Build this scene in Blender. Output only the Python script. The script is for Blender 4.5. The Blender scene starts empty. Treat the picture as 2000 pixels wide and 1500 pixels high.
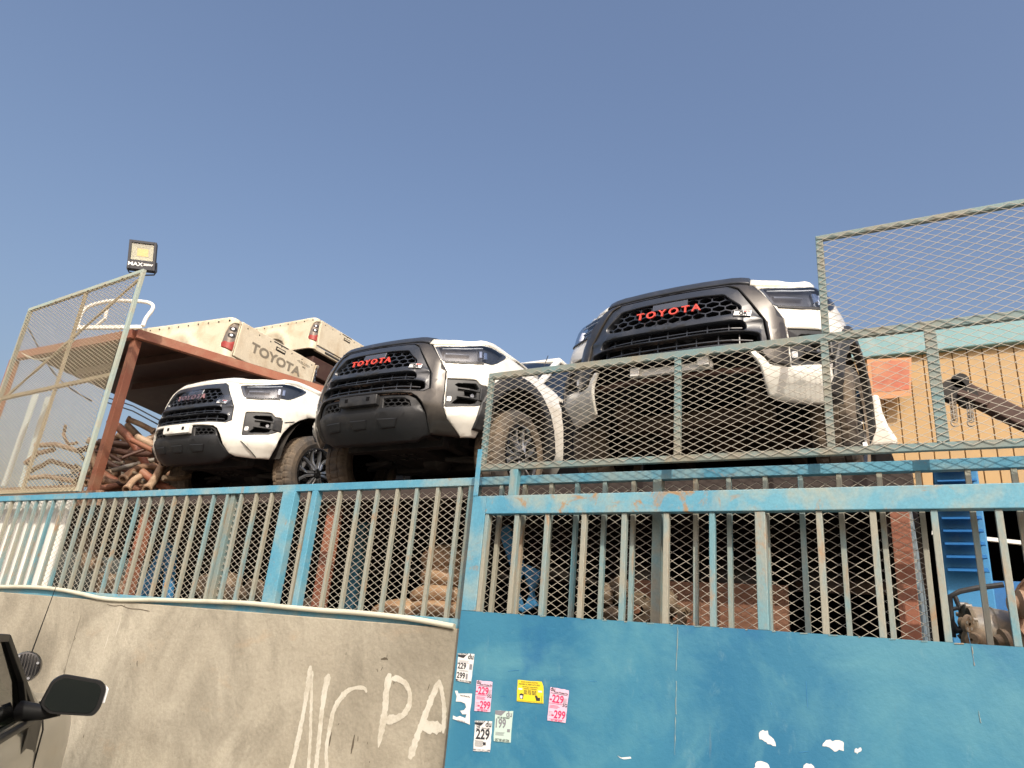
import bpy, bmesh, math, random
import numpy as np
from mathutils import Vector, Matrix
R = math.radians
random.seed(7)
S = bpy.context.scene
COL = S.collection
H = 1.55                                    # eye height above the road
# ------------------------------------------------------------ camera
PITCH, ROLL, YAW, FPX = 0.351079702, 0.0918587505, -0.534841527, 1407.18
fw = Vector((math.sin(YAW)*math.cos(PITCH), math.cos(YAW)*math.cos(PITCH), math.sin(PITCH)))
r0 = Vector((math.cos(YAW), -math.sin(YAW), 0)); u0 = r0.cross(fw)
rt = math.cos(ROLL)*r0 + math.sin(ROLL)*u0; up = -math.sin(ROLL)*r0 + math.cos(ROLL)*u0
cam = bpy.data.cameras.new('camera'); cam.sensor_width = 36; cam.lens = FPX/2000*36
cam.clip_start = 0.05; cam.clip_end = 3000
co = bpy.data.objects.new('camera', cam); COL.objects.link(co); S.camera = co
co.matrix_world = Matrix(((rt.x, up.x, -fw.x, 0), (rt.y, up.y, -fw.y, 0), (rt.z, up.z, -fw.z, H), (0, 0, 0, 1)))
# ------------------------------------------------------------ world and sun
SUN = Vector((0.80, -1.0, 1.05)).normalized()
EL = math.asin(SUN.z); AZ = math.atan2(SUN.x, SUN.y)
W = bpy.data.worlds.new('World'); S.world = W; W.use_nodes = True
nt = W.node_tree; sky = nt.nodes.new('ShaderNodeTexSky'); sky.sky_type = 'NISHITA'; sky.sun_disc = False
sky.sun_elevation = EL; sky.sun_rotation = AZ; sky.air_density = 1.5; sky.dust_density = 7.0; sky.ozone_density = 3.2
bg = nt.nodes['Background']; bg.inputs[1].default_value = 0.15
tm = nt.nodes.new('ShaderNodeMix'); tm.data_type = 'RGBA'; tm.blend_type = 'MULTIPLY'; tm.inputs[0].default_value = 1; tm.inputs[7].default_value = (1.025, .985, 1.04, 1)
nt.links.new(sky.outputs[0], tm.inputs[6]); nt.links.new(tm.outputs[2], bg.inputs[0])
sl = bpy.data.lights.new('sun', 'SUN'); sl.energy = 3.35; sl.angle = R(0.5); sl.color = (1.0, 0.93, 0.80)
so = bpy.data.objects.new('sun', sl); COL.objects.link(so); so.rotation_euler = SUN.to_track_quat('Z', 'Y').to_euler()
S.view_settings.view_transform = 'Standard'; S.view_settings.look = 'None'; S.view_settings.exposure = 0.2

# ------------------------------------------------------------ helpers
def at(x, y, Y):                            # a photograph pixel -> the point where its sight line meets the plane at depth Y
    d = fw*FPX + rt*(x-1000) - up*(y-750)
    d = d*(Y/d.y); return Vector((d.x, d.y, d.z+H))
def tag(o, label=None, cat=None, group=None, kind=None):
    if label: o['label'] = label
    if cat: o['category'] = cat
    if group: o['group'] = group
    if kind: o['kind'] = kind
    return o
def empty(name, loc=(0, 0, 0), rot=(0, 0, 0)):
    o = bpy.data.objects.new(name, None); COL.objects.link(o); o.location = loc; o.rotation_euler = rot
    o.empty_display_size = .1; return o
def copy_tree(o, parent=None):
    c = o.copy(); COL.objects.link(c); c.parent = parent
    for ch in list(o.children): copy_tree(ch, c)
    return c
class MB:
    def __init__(s): s.v = []; s.f = []
    def add(s, vs, fs):
        n = len(s.v); s.v += [tuple(v) for v in vs]; s.f += [tuple(i+n for i in f) for f in fs]; return s
    def box(s, x0, x1, y0, y1, z0, z1):
        return s.add([(x0,y0,z0),(x1,y0,z0),(x1,y1,z0),(x0,y1,z0),(x0,y0,z1),(x1,y0,z1),(x1,y1,z1),(x0,y1,z1)],
                     [(0,3,2,1),(4,5,6,7),(0,1,5,4),(1,2,6,5),(2,3,7,6),(3,0,4,7)])
    def bar(s, a, b, w, d, upv=(0, 0, 1)):  # rectangular bar from a to b
        a, b = Vector(a), Vector(b); t = (b-a).normalized(); upv = Vector(upv)
        x = t.cross(upv)
        if x.length < 1e-4: x = t.cross(Vector((0, 1, 0)))
        x.normalize(); y = x.cross(t)
        vs = [p + x*i*w/2 + y*j*d/2 for p in (a, b) for i, j in ((-1,-1),(1,-1),(1,1),(-1,1))]
        return s.add(vs, [(0,1,2,3),(7,6,5,4),(0,4,5,1),(1,5,6,2),(2,6,7,3),(3,7,4,0)])
    def tube(s, pts, r, n=8, caps=True):
        pts = [Vector(p) for p in pts]; m = len(pts); rr = r if isinstance(r, (list, tuple)) else [r]*m
        n0 = len(s.v); x = None
        for i, p in enumerate(pts):
            t = (pts[min(i+1, m-1)] - pts[max(i-1, 0)]).normalized()
            if x is None:
                x = t.cross(Vector((0, 0, 1)))
                if x.length < .05: x = t.cross(Vector((0, 1, 0)))
            x = (x - t*x.dot(t)).normalized(); y = t.cross(x)
            for k in range(n):
                a = 2*math.pi*k/n; q = p + (x*math.cos(a) + y*math.sin(a))*rr[i]; s.v.append(tuple(q))
        for i in range(m-1):
            for k in range(n):
                a = n0+i*n+k; b = n0+i*n+(k+1) % n; s.f.append((a, b, b+n, a+n))
        if caps: s.f.append(tuple(n0+k for k in range(n))[::-1]); s.f.append(tuple(n0+(m-1)*n+k for k in range(n)))
        return s
    def lathe(s, prof, c, axis='X', n=40, caps=False):   # prof: (along, radius)
        n0 = len(s.v)
        for (h, r) in prof:
            for k in range(n):
                a = 2*math.pi*k/n; q, w = r*math.cos(a), r*math.sin(a)
                s.v.append({'X': (c[0]+h, c[1]+q, c[2]+w), 'Y': (c[0]+q, c[1]+h, c[2]+w), 'Z': (c[0]+q, c[1]+w, c[2]+h)}[axis])
        for i in range(len(prof)-1):
            for k in range(n):
                a = n0+i*n+k; b = n0+i*n+(k+1) % n; s.f.append((a, b, b+n, a+n))
        if caps: s.f.append(tuple(n0+k for k in range(n))[::-1]); s.f.append(tuple(n0+(len(prof)-1)*n+k for k in range(n)))
        return s
    def prism(s, poly, fn0, fn1):           # outline mapped by two functions to its two faces
        n = len(poly); a = [fn0(*p) for p in poly]; b = [fn1(*p) for p in poly]
        return s.add(a+b, [tuple(range(n)), tuple(range(2*n-1, n-1, -1))] + [(i, i+n, (i+1) % n+n, (i+1) % n) for i in range(n)])
    def build(s, name, mat, parent=None, bevel=0, smooth=False, seg=2):
        me = bpy.data.meshes.new(name); me.from_pydata(s.v, [], s.f); me.update()
        bm = bmesh.new(); bm.from_mesh(me); bmesh.ops.recalc_face_normals(bm, faces=bm.faces); bm.to_mesh(me); bm.free()
        o = bpy.data.objects.new(name, me); COL.objects.link(o); o.parent = parent
        if mat: me.materials.append(mat)
        if smooth: me.shade_smooth(); me.set_sharp_from_angle(angle=R(38))
        if bevel:
            m = o.modifiers.new('bevel', 'BEVEL'); m.width = bevel; m.segments = seg; m.limit_method = 'ANGLE'; m.angle_limit = R(35)
        return o
FONT = bpy.data.fonts.load('<builtin>') if not bpy.data.fonts else bpy.data.fonts[0]
def text_verts(txt, size, bold=0.0, depth=0.0, sx=1.0, align='CENTER', sp=1.0):
    cu = bpy.data.curves.new('t', 'FONT'); cu.body = txt; cu.size = size; cu.offset = bold; cu.extrude = depth
    cu.align_x = align; cu.align_y = 'CENTER'; cu.resolution_u = 3; cu.space_character = sp
    o = bpy.data.objects.new('t', cu); COL.objects.link(o); bpy.context.view_layer.update()
    me = bpy.data.meshes.new_from_object(o.evaluated_get(bpy.context.evaluated_depsgraph_get()))
    vs = [(v.co.x*sx, v.co.y, v.co.z) for v in me.vertices]; fs = [tuple(p.vertices) for p in me.polygons]
    bpy.data.objects.remove(o); bpy.data.curves.remove(cu); bpy.data.meshes.remove(me)
    return vs, fs
# ------------------------------------------------------------ materials
def principled(name):
    m = bpy.data.materials.new(name); m.use_nodes = True; return m, m.node_tree, m.node_tree.nodes['Principled BSDF']
def N(t, typ, **k):
    n = t.nodes.new(typ)
    for a, b in k.items():
        if a.startswith('i_'): n.inputs[a[2:].replace('_', ' ')].default_value = b
        else: setattr(n, a, b)
    return n
def ramp(t, src, a, b, ca=(0,0,0,1), cb=(1,1,1,1)):
    r = N(t, 'ShaderNodeValToRGB'); r.color_ramp.elements[0].position = a; r.color_ramp.elements[1].position = b
    r.color_ramp.elements[0].color = ca; r.color_ramp.elements[1].color = cb; t.links.new(src, r.inputs[0]); return r.outputs[0]
def mixc(t, f, a, b):
    m = N(t, 'ShaderNodeMix', data_type='RGBA')
    for i, s in ((0, f), (6, a), (7, b)):
        if hasattr(s, 'links'): t.links.new(s, m.inputs[i])
        else: m.inputs[i].default_value = s if i == 0 else (*s, 1) if len(s) == 3 else s
    return m.outputs[2]
def coords(t, scale=(1, 1, 1), rnd=False):
    tc = N(t, 'ShaderNodeTexCoord'); mp = N(t, 'ShaderNodeMapping'); mp.inputs['Scale'].default_value = scale
    t.links.new(tc.outputs['Object'], mp.inputs[0])
    if rnd:
        oi = N(t, 'ShaderNodeObjectInfo'); ml = N(t, 'ShaderNodeMath', operation='MULTIPLY'); ml.inputs[1].default_value = 53
        t.links.new(oi.outputs['Random'], ml.inputs[0]); cb = N(t, 'ShaderNodeCombineXYZ')
        for i in range(3): t.links.new(ml.outputs[0], cb.inputs[i])
        t.links.new(cb.outputs[0], mp.inputs['Location']); return mp.outputs[0], oi.outputs['Random']
    return mp.outputs[0], None
def noise(t, vec, sc, det=5, rough=.6, dist=0):
    n = N(t, 'ShaderNodeTexNoise', i_Scale=sc, i_Detail=det, i_Roughness=rough, i_Distortion=dist); t.links.new(vec, n.inputs['Vector']); return n.outputs['Fac']
def bump(t, b, h, s=.3, d=.01):
    n = N(t, 'ShaderNodeBump', i_Strength=s, i_Distance=d); t.links.new(h, n.inputs['Height']); t.links.new(n.outputs[0], b.inputs['Normal'])
def simple(name, c, rough=.5, metal=0, var=.25, sc=6, bmp=0, spec=.5, coat=0, dust=None, damt=(.5, .8), dsc=4):
    m, t, b = principled(name); v, _ = coords(t); n = noise(t, v, sc)
    col = mixc(t, n, tuple(x*(1-var) for x in c), tuple(min(1, x*(1+var)) for x in c))
    if dust: col = mixc(t, ramp(t, noise(t, v, dsc, 8, .65), *damt), col, dust)
    t.links.new(col, b.inputs['Base Color']); b.inputs['Roughness'].default_value = rough; b.inputs['Metallic'].default_value = metal
    b.inputs['Specular IOR Level'].default_value = spec; b.inputs['Coat Weight'].default_value = coat
    if bmp: bump(t, b, noise(t, v, sc*8), bmp, .004)
    return m
def weathered(name, base, base2, dust, rust, dustr=(.45, .7), rustr=(.62, .75), rnd=False, stretch=(1, 1, 1), rough=.6, sc=3, bmp=.15):
    m, t, b = principled(name); v, rd = coords(t, stretch, rnd)
    col = mixc(t, ramp(t, noise(t, v, sc*.6, 3), .35, .65), base, base2)
    f = ramp(t, noise(t, v, sc*1.3, 7, .65, .4), *dustr)
    if rnd:
        mr = N(t, 'ShaderNodeMapRange'); mr.inputs[1].default_value = 0; mr.inputs[2].default_value = 1; mr.inputs[3].default_value = -.35; mr.inputs[4].default_value = .75
        t.links.new(rd, mr.inputs[0]); a = N(t, 'ShaderNodeMath', operation='ADD', use_clamp=True); t.links.new(f, a.inputs[0]); t.links.new(mr.outputs[0], a.inputs[1]); f = a.outputs[0]
    col = mixc(t, f, col, dust)
    g = ramp(t, noise(t, v, sc*2.1, 8, .7, .8), *rustr); col = mixc(t, g, col, rust)
    fine = ramp(t, noise(t, v, sc*30, 3, .7), .3, .7, (.86, .86, .86, 1), (1.06, 1.06, 1.06, 1))
    mm = N(t, 'ShaderNodeMix', data_type='RGBA', blend_type='MULTIPLY'); mm.inputs[0].default_value = 1
    t.links.new(col, mm.inputs[6]); t.links.new(fine, mm.inputs[7])
    t.links.new(mm.outputs[2], b.inputs['Base Color']); b.inputs['Roughness'].default_value = rough
    bump(t, b, noise(t, v, sc*25, 4), bmp, .003); return m
M = {}
M['rail'] = weathered('rail_paint', (.070,.265,.395), (.12,.34,.45), (.25,.36,.37), (.33,.22,.12), (.46,.66), (.60,.70), sc=2.6)
M['picket'] = weathered('picket_paint', (.12,.28,.33), (.19,.31,.33), (.31,.30,.24), (.35,.22,.12), (.36,.60), (.55,.70), rnd=True, stretch=(1,1,.35), sc=5)
M['meshframe'] = weathered('mesh_frame_paint', (.13,.24,.26), (.17,.25,.25), (.25,.235,.18), (.27,.19,.11), (.40,.62), (.66,.75), sc=3)
M['wire'] = simple('dusty_wire', (.47,.43,.355), .6, 0, .2, 9)
M['wiredark'] = simple('dusty_wire_tan', (.42,.36,.25), .6, 0, .2, 9)
M['sheet'] = None
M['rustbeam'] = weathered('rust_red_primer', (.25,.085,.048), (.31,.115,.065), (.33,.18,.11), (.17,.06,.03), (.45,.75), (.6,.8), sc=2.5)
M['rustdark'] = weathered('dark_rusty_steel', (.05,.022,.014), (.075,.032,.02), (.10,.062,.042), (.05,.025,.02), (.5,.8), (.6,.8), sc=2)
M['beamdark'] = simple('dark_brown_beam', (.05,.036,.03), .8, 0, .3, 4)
M['gaterail'] = weathered('rusting_rail_paint', (.075,.27,.40), (.13,.35,.45), (.31,.37,.33), (.34,.22,.11), (.46,.66), (.545,.64), sc=2.9)
M['brown'] = weathered('dusty_brown_steel', (.25,.15,.10), (.30,.19,.12), (.38,.28,.19), (.16,.09,.06), (.45,.7), (.6,.75), sc=4)
M['white'] = simple('white_car_paint', (.80,.78,.71), .25, 0, .03, 2, coat=.4, dust=(.58,.52,.41), damt=(.48,.90), dsc=3.5)
M['black'] = simple('black_plastic', (.018,.019,.021), .5, 0, .2, 12, bmp=.1, dust=(.09,.085,.08), damt=(.5,.85))
M['grille'] = simple('grey_black_grille_plastic', (.028,.032,.040), .33, 0, .15, 8, coat=.2, dust=(.08,.08,.085), damt=(.5,.9))
M['bronze'] = simple('bronze_grey_trim', (.052,.048,.044), .33, .5, .15, 3, coat=.25, dust=(.105,.093,.080), damt=(.5,.85), dsc=5)
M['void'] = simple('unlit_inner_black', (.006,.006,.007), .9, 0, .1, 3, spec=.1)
M['under'] = simple('oily_underbody', (.022,.020,.018), .75, 0, .5, 5, bmp=.4, dust=(.075,.065,.055), damt=(.5,.8))
M['rubber'] = simple('tyre_rubber', (.045,.042,.040), .85, 0, .25, 12, bmp=.3, dust=(.26,.19,.12), damt=(.35,.75), dsc=3)
M['rimdark'] = simple('gloss_black_rim', (.015,.015,.016), .2, .3, .1, 5, coat=.6)
M['alloy'] = simple('machined_alloy', (.55,.56,.57), .28, .9, .1, 8)
M['chrome'] = simple('lamp_reflector', (.8,.82,.85), .12, 1, .05, 20)
M['lampgrey'] = simple('lamp_grey_reflector', (.30,.31,.33), .3, .8, .3, 25)
M['lampin'] = simple('lamp_housing', (.06,.064,.072), .35, .3, .5, 9)
M['red'] = simple('red_letter_plastic', (.62,.07,.045), .4, 0, .08, 6, coat=.3)
M['badgew'] = simple('badge_white', (.75,.75,.74), .3, .1, .05, 5)
M['cream'] = weathered('dusty_cream_paint', (.66,.58,.43), (.72,.65,.50), (.55,.44,.29), (.28,.18,.10), (.48,.72), (.70,.82), sc=2.2, rough=.5, bmp=.08)
M['greyletter'] = simple('grey_brown_lettering', (.23,.20,.15), .6, 0, .15, 20)
M['redlens'] = simple('red_lamp_lens', (.32,.035,.02), .2, 0, .3, 9, coat=.6, dust=(.35,.2,.13), damt=(.6,.9))
M['pipe'] = weathered('rusty_pipe', (.20,.11,.065), (.30,.17,.10), (.42,.30,.20), (.15,.065,.035), (.45,.7), (.58,.72), rnd=True, sc=6)
M['pvc'] = simple('cream_pvc_conduit', (.62,.60,.47), .5, 0, .1, 5, dust=(.45,.41,.31), damt=(.5,.8))
M['paper'] = simple('white_paper', (.74,.73,.70), .7, 0, .05, 30)
M['pink'] = simple('pink_paper', (.74,.50,.62), .7, 0, .05, 30)
M['teal'] = simple('pale_green_paper', (.52,.66,.58), .7, 0, .05, 30)
M['yellow'] = simple('yellow_paper', (.78,.62,.03), .7, 0, .06, 30)
M['ink'] = simple('black_ink', (.03,.03,.035), .7, 0, .1, 30)
M['magenta'] = simple('magenta_ink', (.60,.03,.12), .7, 0, .1, 30)
M['inkbrown'] = simple('brown_ink', (.13,.09,.03), .7, 0, .1, 30)
M['graffiti'] = None
M['dirtycast'] = weathered('oily_brown_casting', (.10,.07,.045), (.17,.12,.075), (.27,.20,.13), (.07,.04,.025), (.42,.7), (.6,.75), sc=9)
M['bluedark'] = weathered('blue_painted_steel', (.03,.18,.38), (.04,.22,.44), (.12,.22,.30), (.10,.08,.06), (.55,.8), (.68,.8), sc=3)
M['car'] = simple('beige_silver_car_paint', (.33,.305,.24), .3, .2, .04, 3, coat=.6, dust=(.22,.19,.145), damt=(.55,.9))
M['tank'] = weathered('cast_housing', (.15,.14,.125), (.27,.255,.23), (.30,.235,.16), (.12,.08,.05), (.42,.66), (.6,.75), sc=6, rough=.45)
# glass with see-through body
def glassmat(name, tint, rough=.03, tr=.7):
    m = bpy.data.materials.new(name); m.use_nodes = True; t = m.node_tree
    for n in list(t.nodes): t.nodes.remove(n)
    o = N(t, 'ShaderNodeOutputMaterial'); a = N(t, 'ShaderNodeBsdfTransparent'); a.inputs[0].default_value = (*tint, 1)
    g = N(t, 'ShaderNodeBsdfGlossy'); g.inputs['Roughness'].default_value = rough; f = N(t, 'ShaderNodeLayerWeight'); f.inputs[0].default_value = .18
    k = N(t, 'ShaderNodeMath', operation='MULTIPLY_ADD'); k.inputs[1].default_value = tr; k.inputs[2].default_value = .05; t.links.new(f.outputs['Facing'], k.inputs[0])
    x = N(t, 'ShaderNodeMixShader'); t.links.new(k.outputs[0], x.inputs[0]); t.links.new(a.outputs[0], x.inputs[1]); t.links.new(g.outputs[0], x.inputs[2])
    t.links.new(x.outputs[0], o.inputs[0]); return m
M['lens'] = glassmat('clear_lens', (.72,.75,.79), .04, .38)
M['softlens'] = glassmat('dull_glass', (.93,.94,.90), .03, .12)
M['glass'] = glassmat('tinted_glass', (.10,.12,.13))
M['bag'] = glassmat('clear_plastic_wrap', (.72,.76,.82), .25)
def wall_mat():
    m, t, b = principled('stained_plaster'); v, _ = coords(t, (1, 1, 1))
    col = mixc(t, ramp(t, noise(t, v, .9, 5, .6), .35, .65), (.32,.285,.215), (.45,.41,.32))
    v2, _ = coords(t, (1.3, 1, .8))
    col = mixc(t, ramp(t, noise(t, v2, 1.5, 7, .62, .6), .42, .68), col, (.225,.20,.15))
    v3, _ = coords(t, (1.0, 1, 2.5))
    col = mixc(t, ramp(t, noise(t, v3, 1.1, 6, .6, .3), .60, .80), col, (.42,.30,.185))
    col = mixc(t, ramp(t, noise(t, v, 2.2, 8, .75), .70, .76), col, (.25,.21,.15))
    fn = ramp(t, noise(t, v, 60, 4, .7), .3, .7, (.88,.88,.88,1), (1.05,1.05,1.05,1))
    mm = N(t, 'ShaderNodeMix', data_type='RGBA', blend_type='MULTIPLY'); mm.inputs[0].default_value = 1
    t.links.new(col, mm.inputs[6]); t.links.new(fn, mm.inputs[7]); t.links.new(mm.outputs[2], b.inputs['Base Color'])
    b.inputs['Roughness'].default_value = .85
    a = N(t, 'ShaderNodeMath', operation='MULTIPLY_ADD'); a.inputs[1].default_value = 4; t.links.new(noise(t, v, 2.5, 4), a.inputs[0]); t.links.new(noise(t, v, 40, 6), a.inputs[2])
    bump(t, b, a.outputs[0], .35, .012); return m
M['wall'] = wall_mat()
def sheet_mat():
    m, t, b = principled('faded_blue_sheet_paint'); v, _ = coords(t)
    vs, _ = coords(t, (1, 1, .3))
    col = mixc(t, ramp(t, noise(t, vs, 1.3, 4, .55), .38, .66), (.024,.150,.270), (.055,.222,.322))
    col = mixc(t, ramp(t, noise(t, v, 1.7, 7, .65, .5), .46, .70), col, (.095,.275,.345))
    v4, _ = coords(t, (1, 1, .35)); col = mixc(t, ramp(t, noise(t, v4, 9, 6, .7, .3), .60, .86), col, (.17,.32,.37))
    col = mixc(t, ramp(t, noise(t, v, 5, 9, .75, 1), .745, .78), col, (.42,.36,.27))
    col = mixc(t, ramp(t, noise(t, v, 2.4, 5, .6), .62, .8), col, (.015,.12,.27))
    v5, _ = coords(t, (7, 1, .45)); col = mixc(t, ramp(t, noise(t, v5, 1.6, 6, .7, .2), .66, .80, (0,0,0,1), (.55,.55,.55,1)), col, (.27,.22,.14))
    t.links.new(col, b.inputs['Base Color']); b.inputs['Roughness'].default_value = .48
    a = N(t, 'ShaderNodeMath', operation='MULTIPLY_ADD'); a.inputs[1].default_value = 10; t.links.new(noise(t, v, 1.4, 2), a.inputs[0]); t.links.new(noise(t, v, 50, 4), a.inputs[2])
    bump(t, b, a.outputs[0], .25, .006); return m
M['sheet'] = sheet_mat()
def rib_mat():
    return simple('yellow_profiled_sheet', (.46,.30,.135), .55, 0, .08, 2, dust=(.36,.255,.14), damt=(.45,.8))
M['yellowwall'] = rib_mat()
def graf():
    m, t, b = principled('worn_white_wall_paint'); v, _ = coords(t)
    col = mixc(t, ramp(t, noise(t, v, 9, 8, .8), .42, .66), (.60,.57,.48), (.42,.375,.285)); t.links.new(col, b.inputs['Base Color']); b.inputs['Roughness'].default_value = .8; return m
M['graffiti'] = graf()

# ------------------------------------------------------------ ground
GATE, FEN, WALL = 3.65, 3.79, 3.74          # depths of the gate, the fence and the plaster face
def ground():
    g = simple('sandy_ground', (.36,.29,.20), .9, 0, .25, 1.2, bmp=.3); a = simple('dusty_asphalt', (.07,.066,.06), .9, 0, .25, 5, bmp=.4, dust=(.20,.165,.12), damt=(.5,.75), dsc=.8)
    tag(MB().box(-600, 600, -600, 600, -.3, 0).build('ground', g), kind='structure')
    tag(MB().box(-80, 80, -9, 2.6, .0, .004).build('road', a), kind='structure')
    tag(MB().box(-80, 80, 2.6, WALL, 0, .12).build('pavement', simple('concrete_kerb', (.36,.33,.28), .9, 0, .15, 3, bmp=.3), bevel=.01), kind='structure')
ground()
tag(MB().box(-14, 1.0, WALL+.18, 14, 0, .02).build('yard_floor', simple('shade_dark_floor', (.03,.027,.024), .9, 0, .3, 3)), kind='structure')  # near-black slab added so the shade under the deck stays dark
# ------------------------------------------------------------ plaster wall with painted marks
ZW = H + .085
def wall_part():
    root = empty('plaster_wall', (-6, WALL, 0)); tag(root, 'stained beige plaster wall below the blue railing, painted with big white letters', 'wall')
    def B(mb, name, mat, **k):
        o = mb.build(name, mat, None, **k); o.parent = root; o.matrix_parent_inverse = Matrix.Translation(-Vector(root.location)); return o
    B(MB().box(-16, -2.30, WALL, WALL+.18, 0, ZW), 'wall_face', M['wall'], bevel=.008)
    def stroke(pts, w, name='painted_letter', mat=M['graffiti'], off=.002):
        mb = MB(); P3 = [at(x, y, WALL-off) for x, y in pts]; n = len(P3)
        # resample
        q = []; ww = []
        w = w if isinstance(w, list) else [w]*n
        for i in range(n-1):
            k = max(2, int((P3[i+1]-P3[i]).length/.012))
            for j in range(k):
                a = P3[max(i-1, 0)]; b_ = P3[i]; c = P3[i+1]; d = P3[min(i+2, n-1)]; s = j/k
                q.append(.5*((2*b_)+(c-a)*s+(2*a-5*b_+4*c-d)*s*s+(3*b_-a-3*c+d)*s**3)); ww.append(w[i]*(1-s)+w[i+1]*s)
        q.append(P3[-1]); ww.append(w[-1]); L = []; m = len(q)
        for i in range(m):
            tt = (q[min(i+1, m-1)]-q[max(i-1, 0)]).normalized(); nn = tt.cross(Vector((0, 1, 0)))
            e = min(1, (i+2)/5, (m-i+1)/5)
            L += [q[i]+nn*ww[i]*e*(.5+random.uniform(-.11, .11)), q[i]-nn*ww[i]*e*(.5+random.uniform(-.11, .11))]
        mb.add(L+[v+Vector((0, .0015, 0)) for v in L], [(2*i, 2*i+1, 2*i+3, 2*i+2) for i in range(m-1)])
        return mb
    c = lambda *a: [(500+x*.25, 1200+y*.25) for x, y in a]
    k = .0043/4
    n1 = stroke(c((425,400),(415,500),(395,620),(372,760),(345,900),(300,1110),(255,1290),(235,1390)), [38*k]*3+[26*k]+[34*k]*4)
    for a in (stroke(c((440,440),(436,560),(430,760),(425,950),(410,1200),(400,1390)), 22*k), stroke(c((570,465),(545,560),(520,720),(500,900),(470,1200),(455,1390)), [46*k,44*k,34*k,30*k,30*k,30*k])): n1.add(a.v, a.f)
    B(n1, 'painted_letter', M['graffiti'])
    B(stroke(c((560,1390),(552,1200),(550,1050),(575,900),(610,740),(690,620),(760,578),(840,575),(865,610)), [24*k,24*k,26*k,28*k,32*k,34*k,22*k,20*k,26*k]), 'painted_letter', M['graffiti'])
    p = stroke(c((1045,460),(1020,600),(1005,760),(980,900),(955,1040)), [44*k,42*k,40*k,44*k,14*k]); a = stroke(c((1060,500),(1120,505),(1180,560),(1205,640),(1190,720),(1130,800),(1010,830)), [40*k,32*k,28*k,28*k,32*k,34*k,50*k], off=.0028); p.add(a.v, a.f)
    B(p, 'painted_letter', M['graffiti'])
    p = stroke(c((1435,510),(1390,610),(1320,790),(1270,920),(1200,1130)), [26*k,36*k,38*k,34*k,44*k])
    for a in (stroke(c((1435,515),(1458,640),(1470,760),(1462,930)), 26*k, off=.0026), stroke(c((1290,875),(1380,880),(1455,885)), [60*k]*3, off=.0032)): p.add(a.v, a.f)
    B(p, 'painted_letter', M['graffiti'])
    dk = simple('dark_wall_marks', (.10,.08,.055), .9, 0, .3, 20)
    p = MB()
    for q, w in ((((590,920),(580,970),(570,1030)), 11), (((770,940),(757,1010),(742,1090)), 13), (((1355,545),(1348,570),(1340,595)), 6), (((797,950),(795,990)), 9), (((872,995),(872,1015)), 7), (((975,350),(1005,345),(1030,352)), 16), (((1025,315),(1020,345)), 7), (((990,410),(975,440)), 6), (((945,425),(950,450)), 7), (((705,295),(702,318)), 8), (((650,850),(640,865)), 6), (((888,1145),(886,1160)), 8), (((1080,525),(1075,545)), 7)):
        s = stroke(c(*q), w*k); p.add(s.v, s.f)
    cc = lambda *a: [(x*.2267, 1160+y*.2267) for x, y in a]
    for q, w in ((((920,90),(985,104),(1040,98),(1075,112),(1130,128),(1200,132),(1290,150)), 6), (((1065,112),(1080,88)), 6), (((640,365),(648,385),(635,400)), 9), (((555,650),(548,675)), 9), (((1185,575),(1180,600),(1182,625)), 12), (((1122,600),(1124,612)), 9), (((725,1210),(715,1240)), 16), (((633,150),(635,172)), 7), (((1725,250),(1718,290)), 5), (((1340,460),(1345,480)), 5), (((1583,1030),(1587,1042)), 8), (((700,180),(640,380),(590,540),(540,740)), 4)):
        s = stroke(cc(*q), w*k*.9); p.add(s.v, s.f)
    B(p, 'dark_mark', dk)
    p = MB()
    for q in (((1050,180),(1022,280),(990,380)), ((950,300),(925,395),(895,490))):
        s = stroke(cc(*q), [2*k, 9*k, 3*k]); p.add(s.v, s.f)
    B(p, 'pale_scratch', M['graffiti'])
wall_part()
# ------------------------------------------------------------ expanded metal
def expanded(x0, x1, z0, z1, y, lw, sw, name, mat, parent, t=.0035, d=.004, off=0., inside=None):
    jr = random.Random(int(lw*1000+x0*10)); rows = int((z1-z0)/(sw/2)); cols = int((x1-x0)/(lw/2))
    v = []; f = []
    for j in range(rows):
        zc = z0 + (j+.5)*sw/2
        base = len(v); cnt = 0
        for i in range(cols+1):
            x = x0 + i*lw/2 + jr.uniform(-.0016, .0016); z = zc + ((i+j) % 2 - .5)*sw/2*.96 + .004*math.sin(x*3.1+j*.05) + jr.uniform(-.0008, .0008)
            yy = y + off*((i+j) % 2 - .5)
            v += [(x, yy-d/2, z-t/2), (x, yy+d/2, z-t/2), (x, yy+d/2, z+t/2), (x, yy-d/2, z+t/2)]
        for i in range(cols):
            a = base+4*i
            for k in range(4): f.append((a+k, a+(k+1) % 4, a+4+(k+1) % 4, a+4+k))
    me = bpy.data.meshes.new(name); me.from_pydata(v, [], f); me.update(); me.materials.append(mat)
    o = bpy.data.objects.new(name, me); COL.objects.link(o); o.parent = parent; return o
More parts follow.
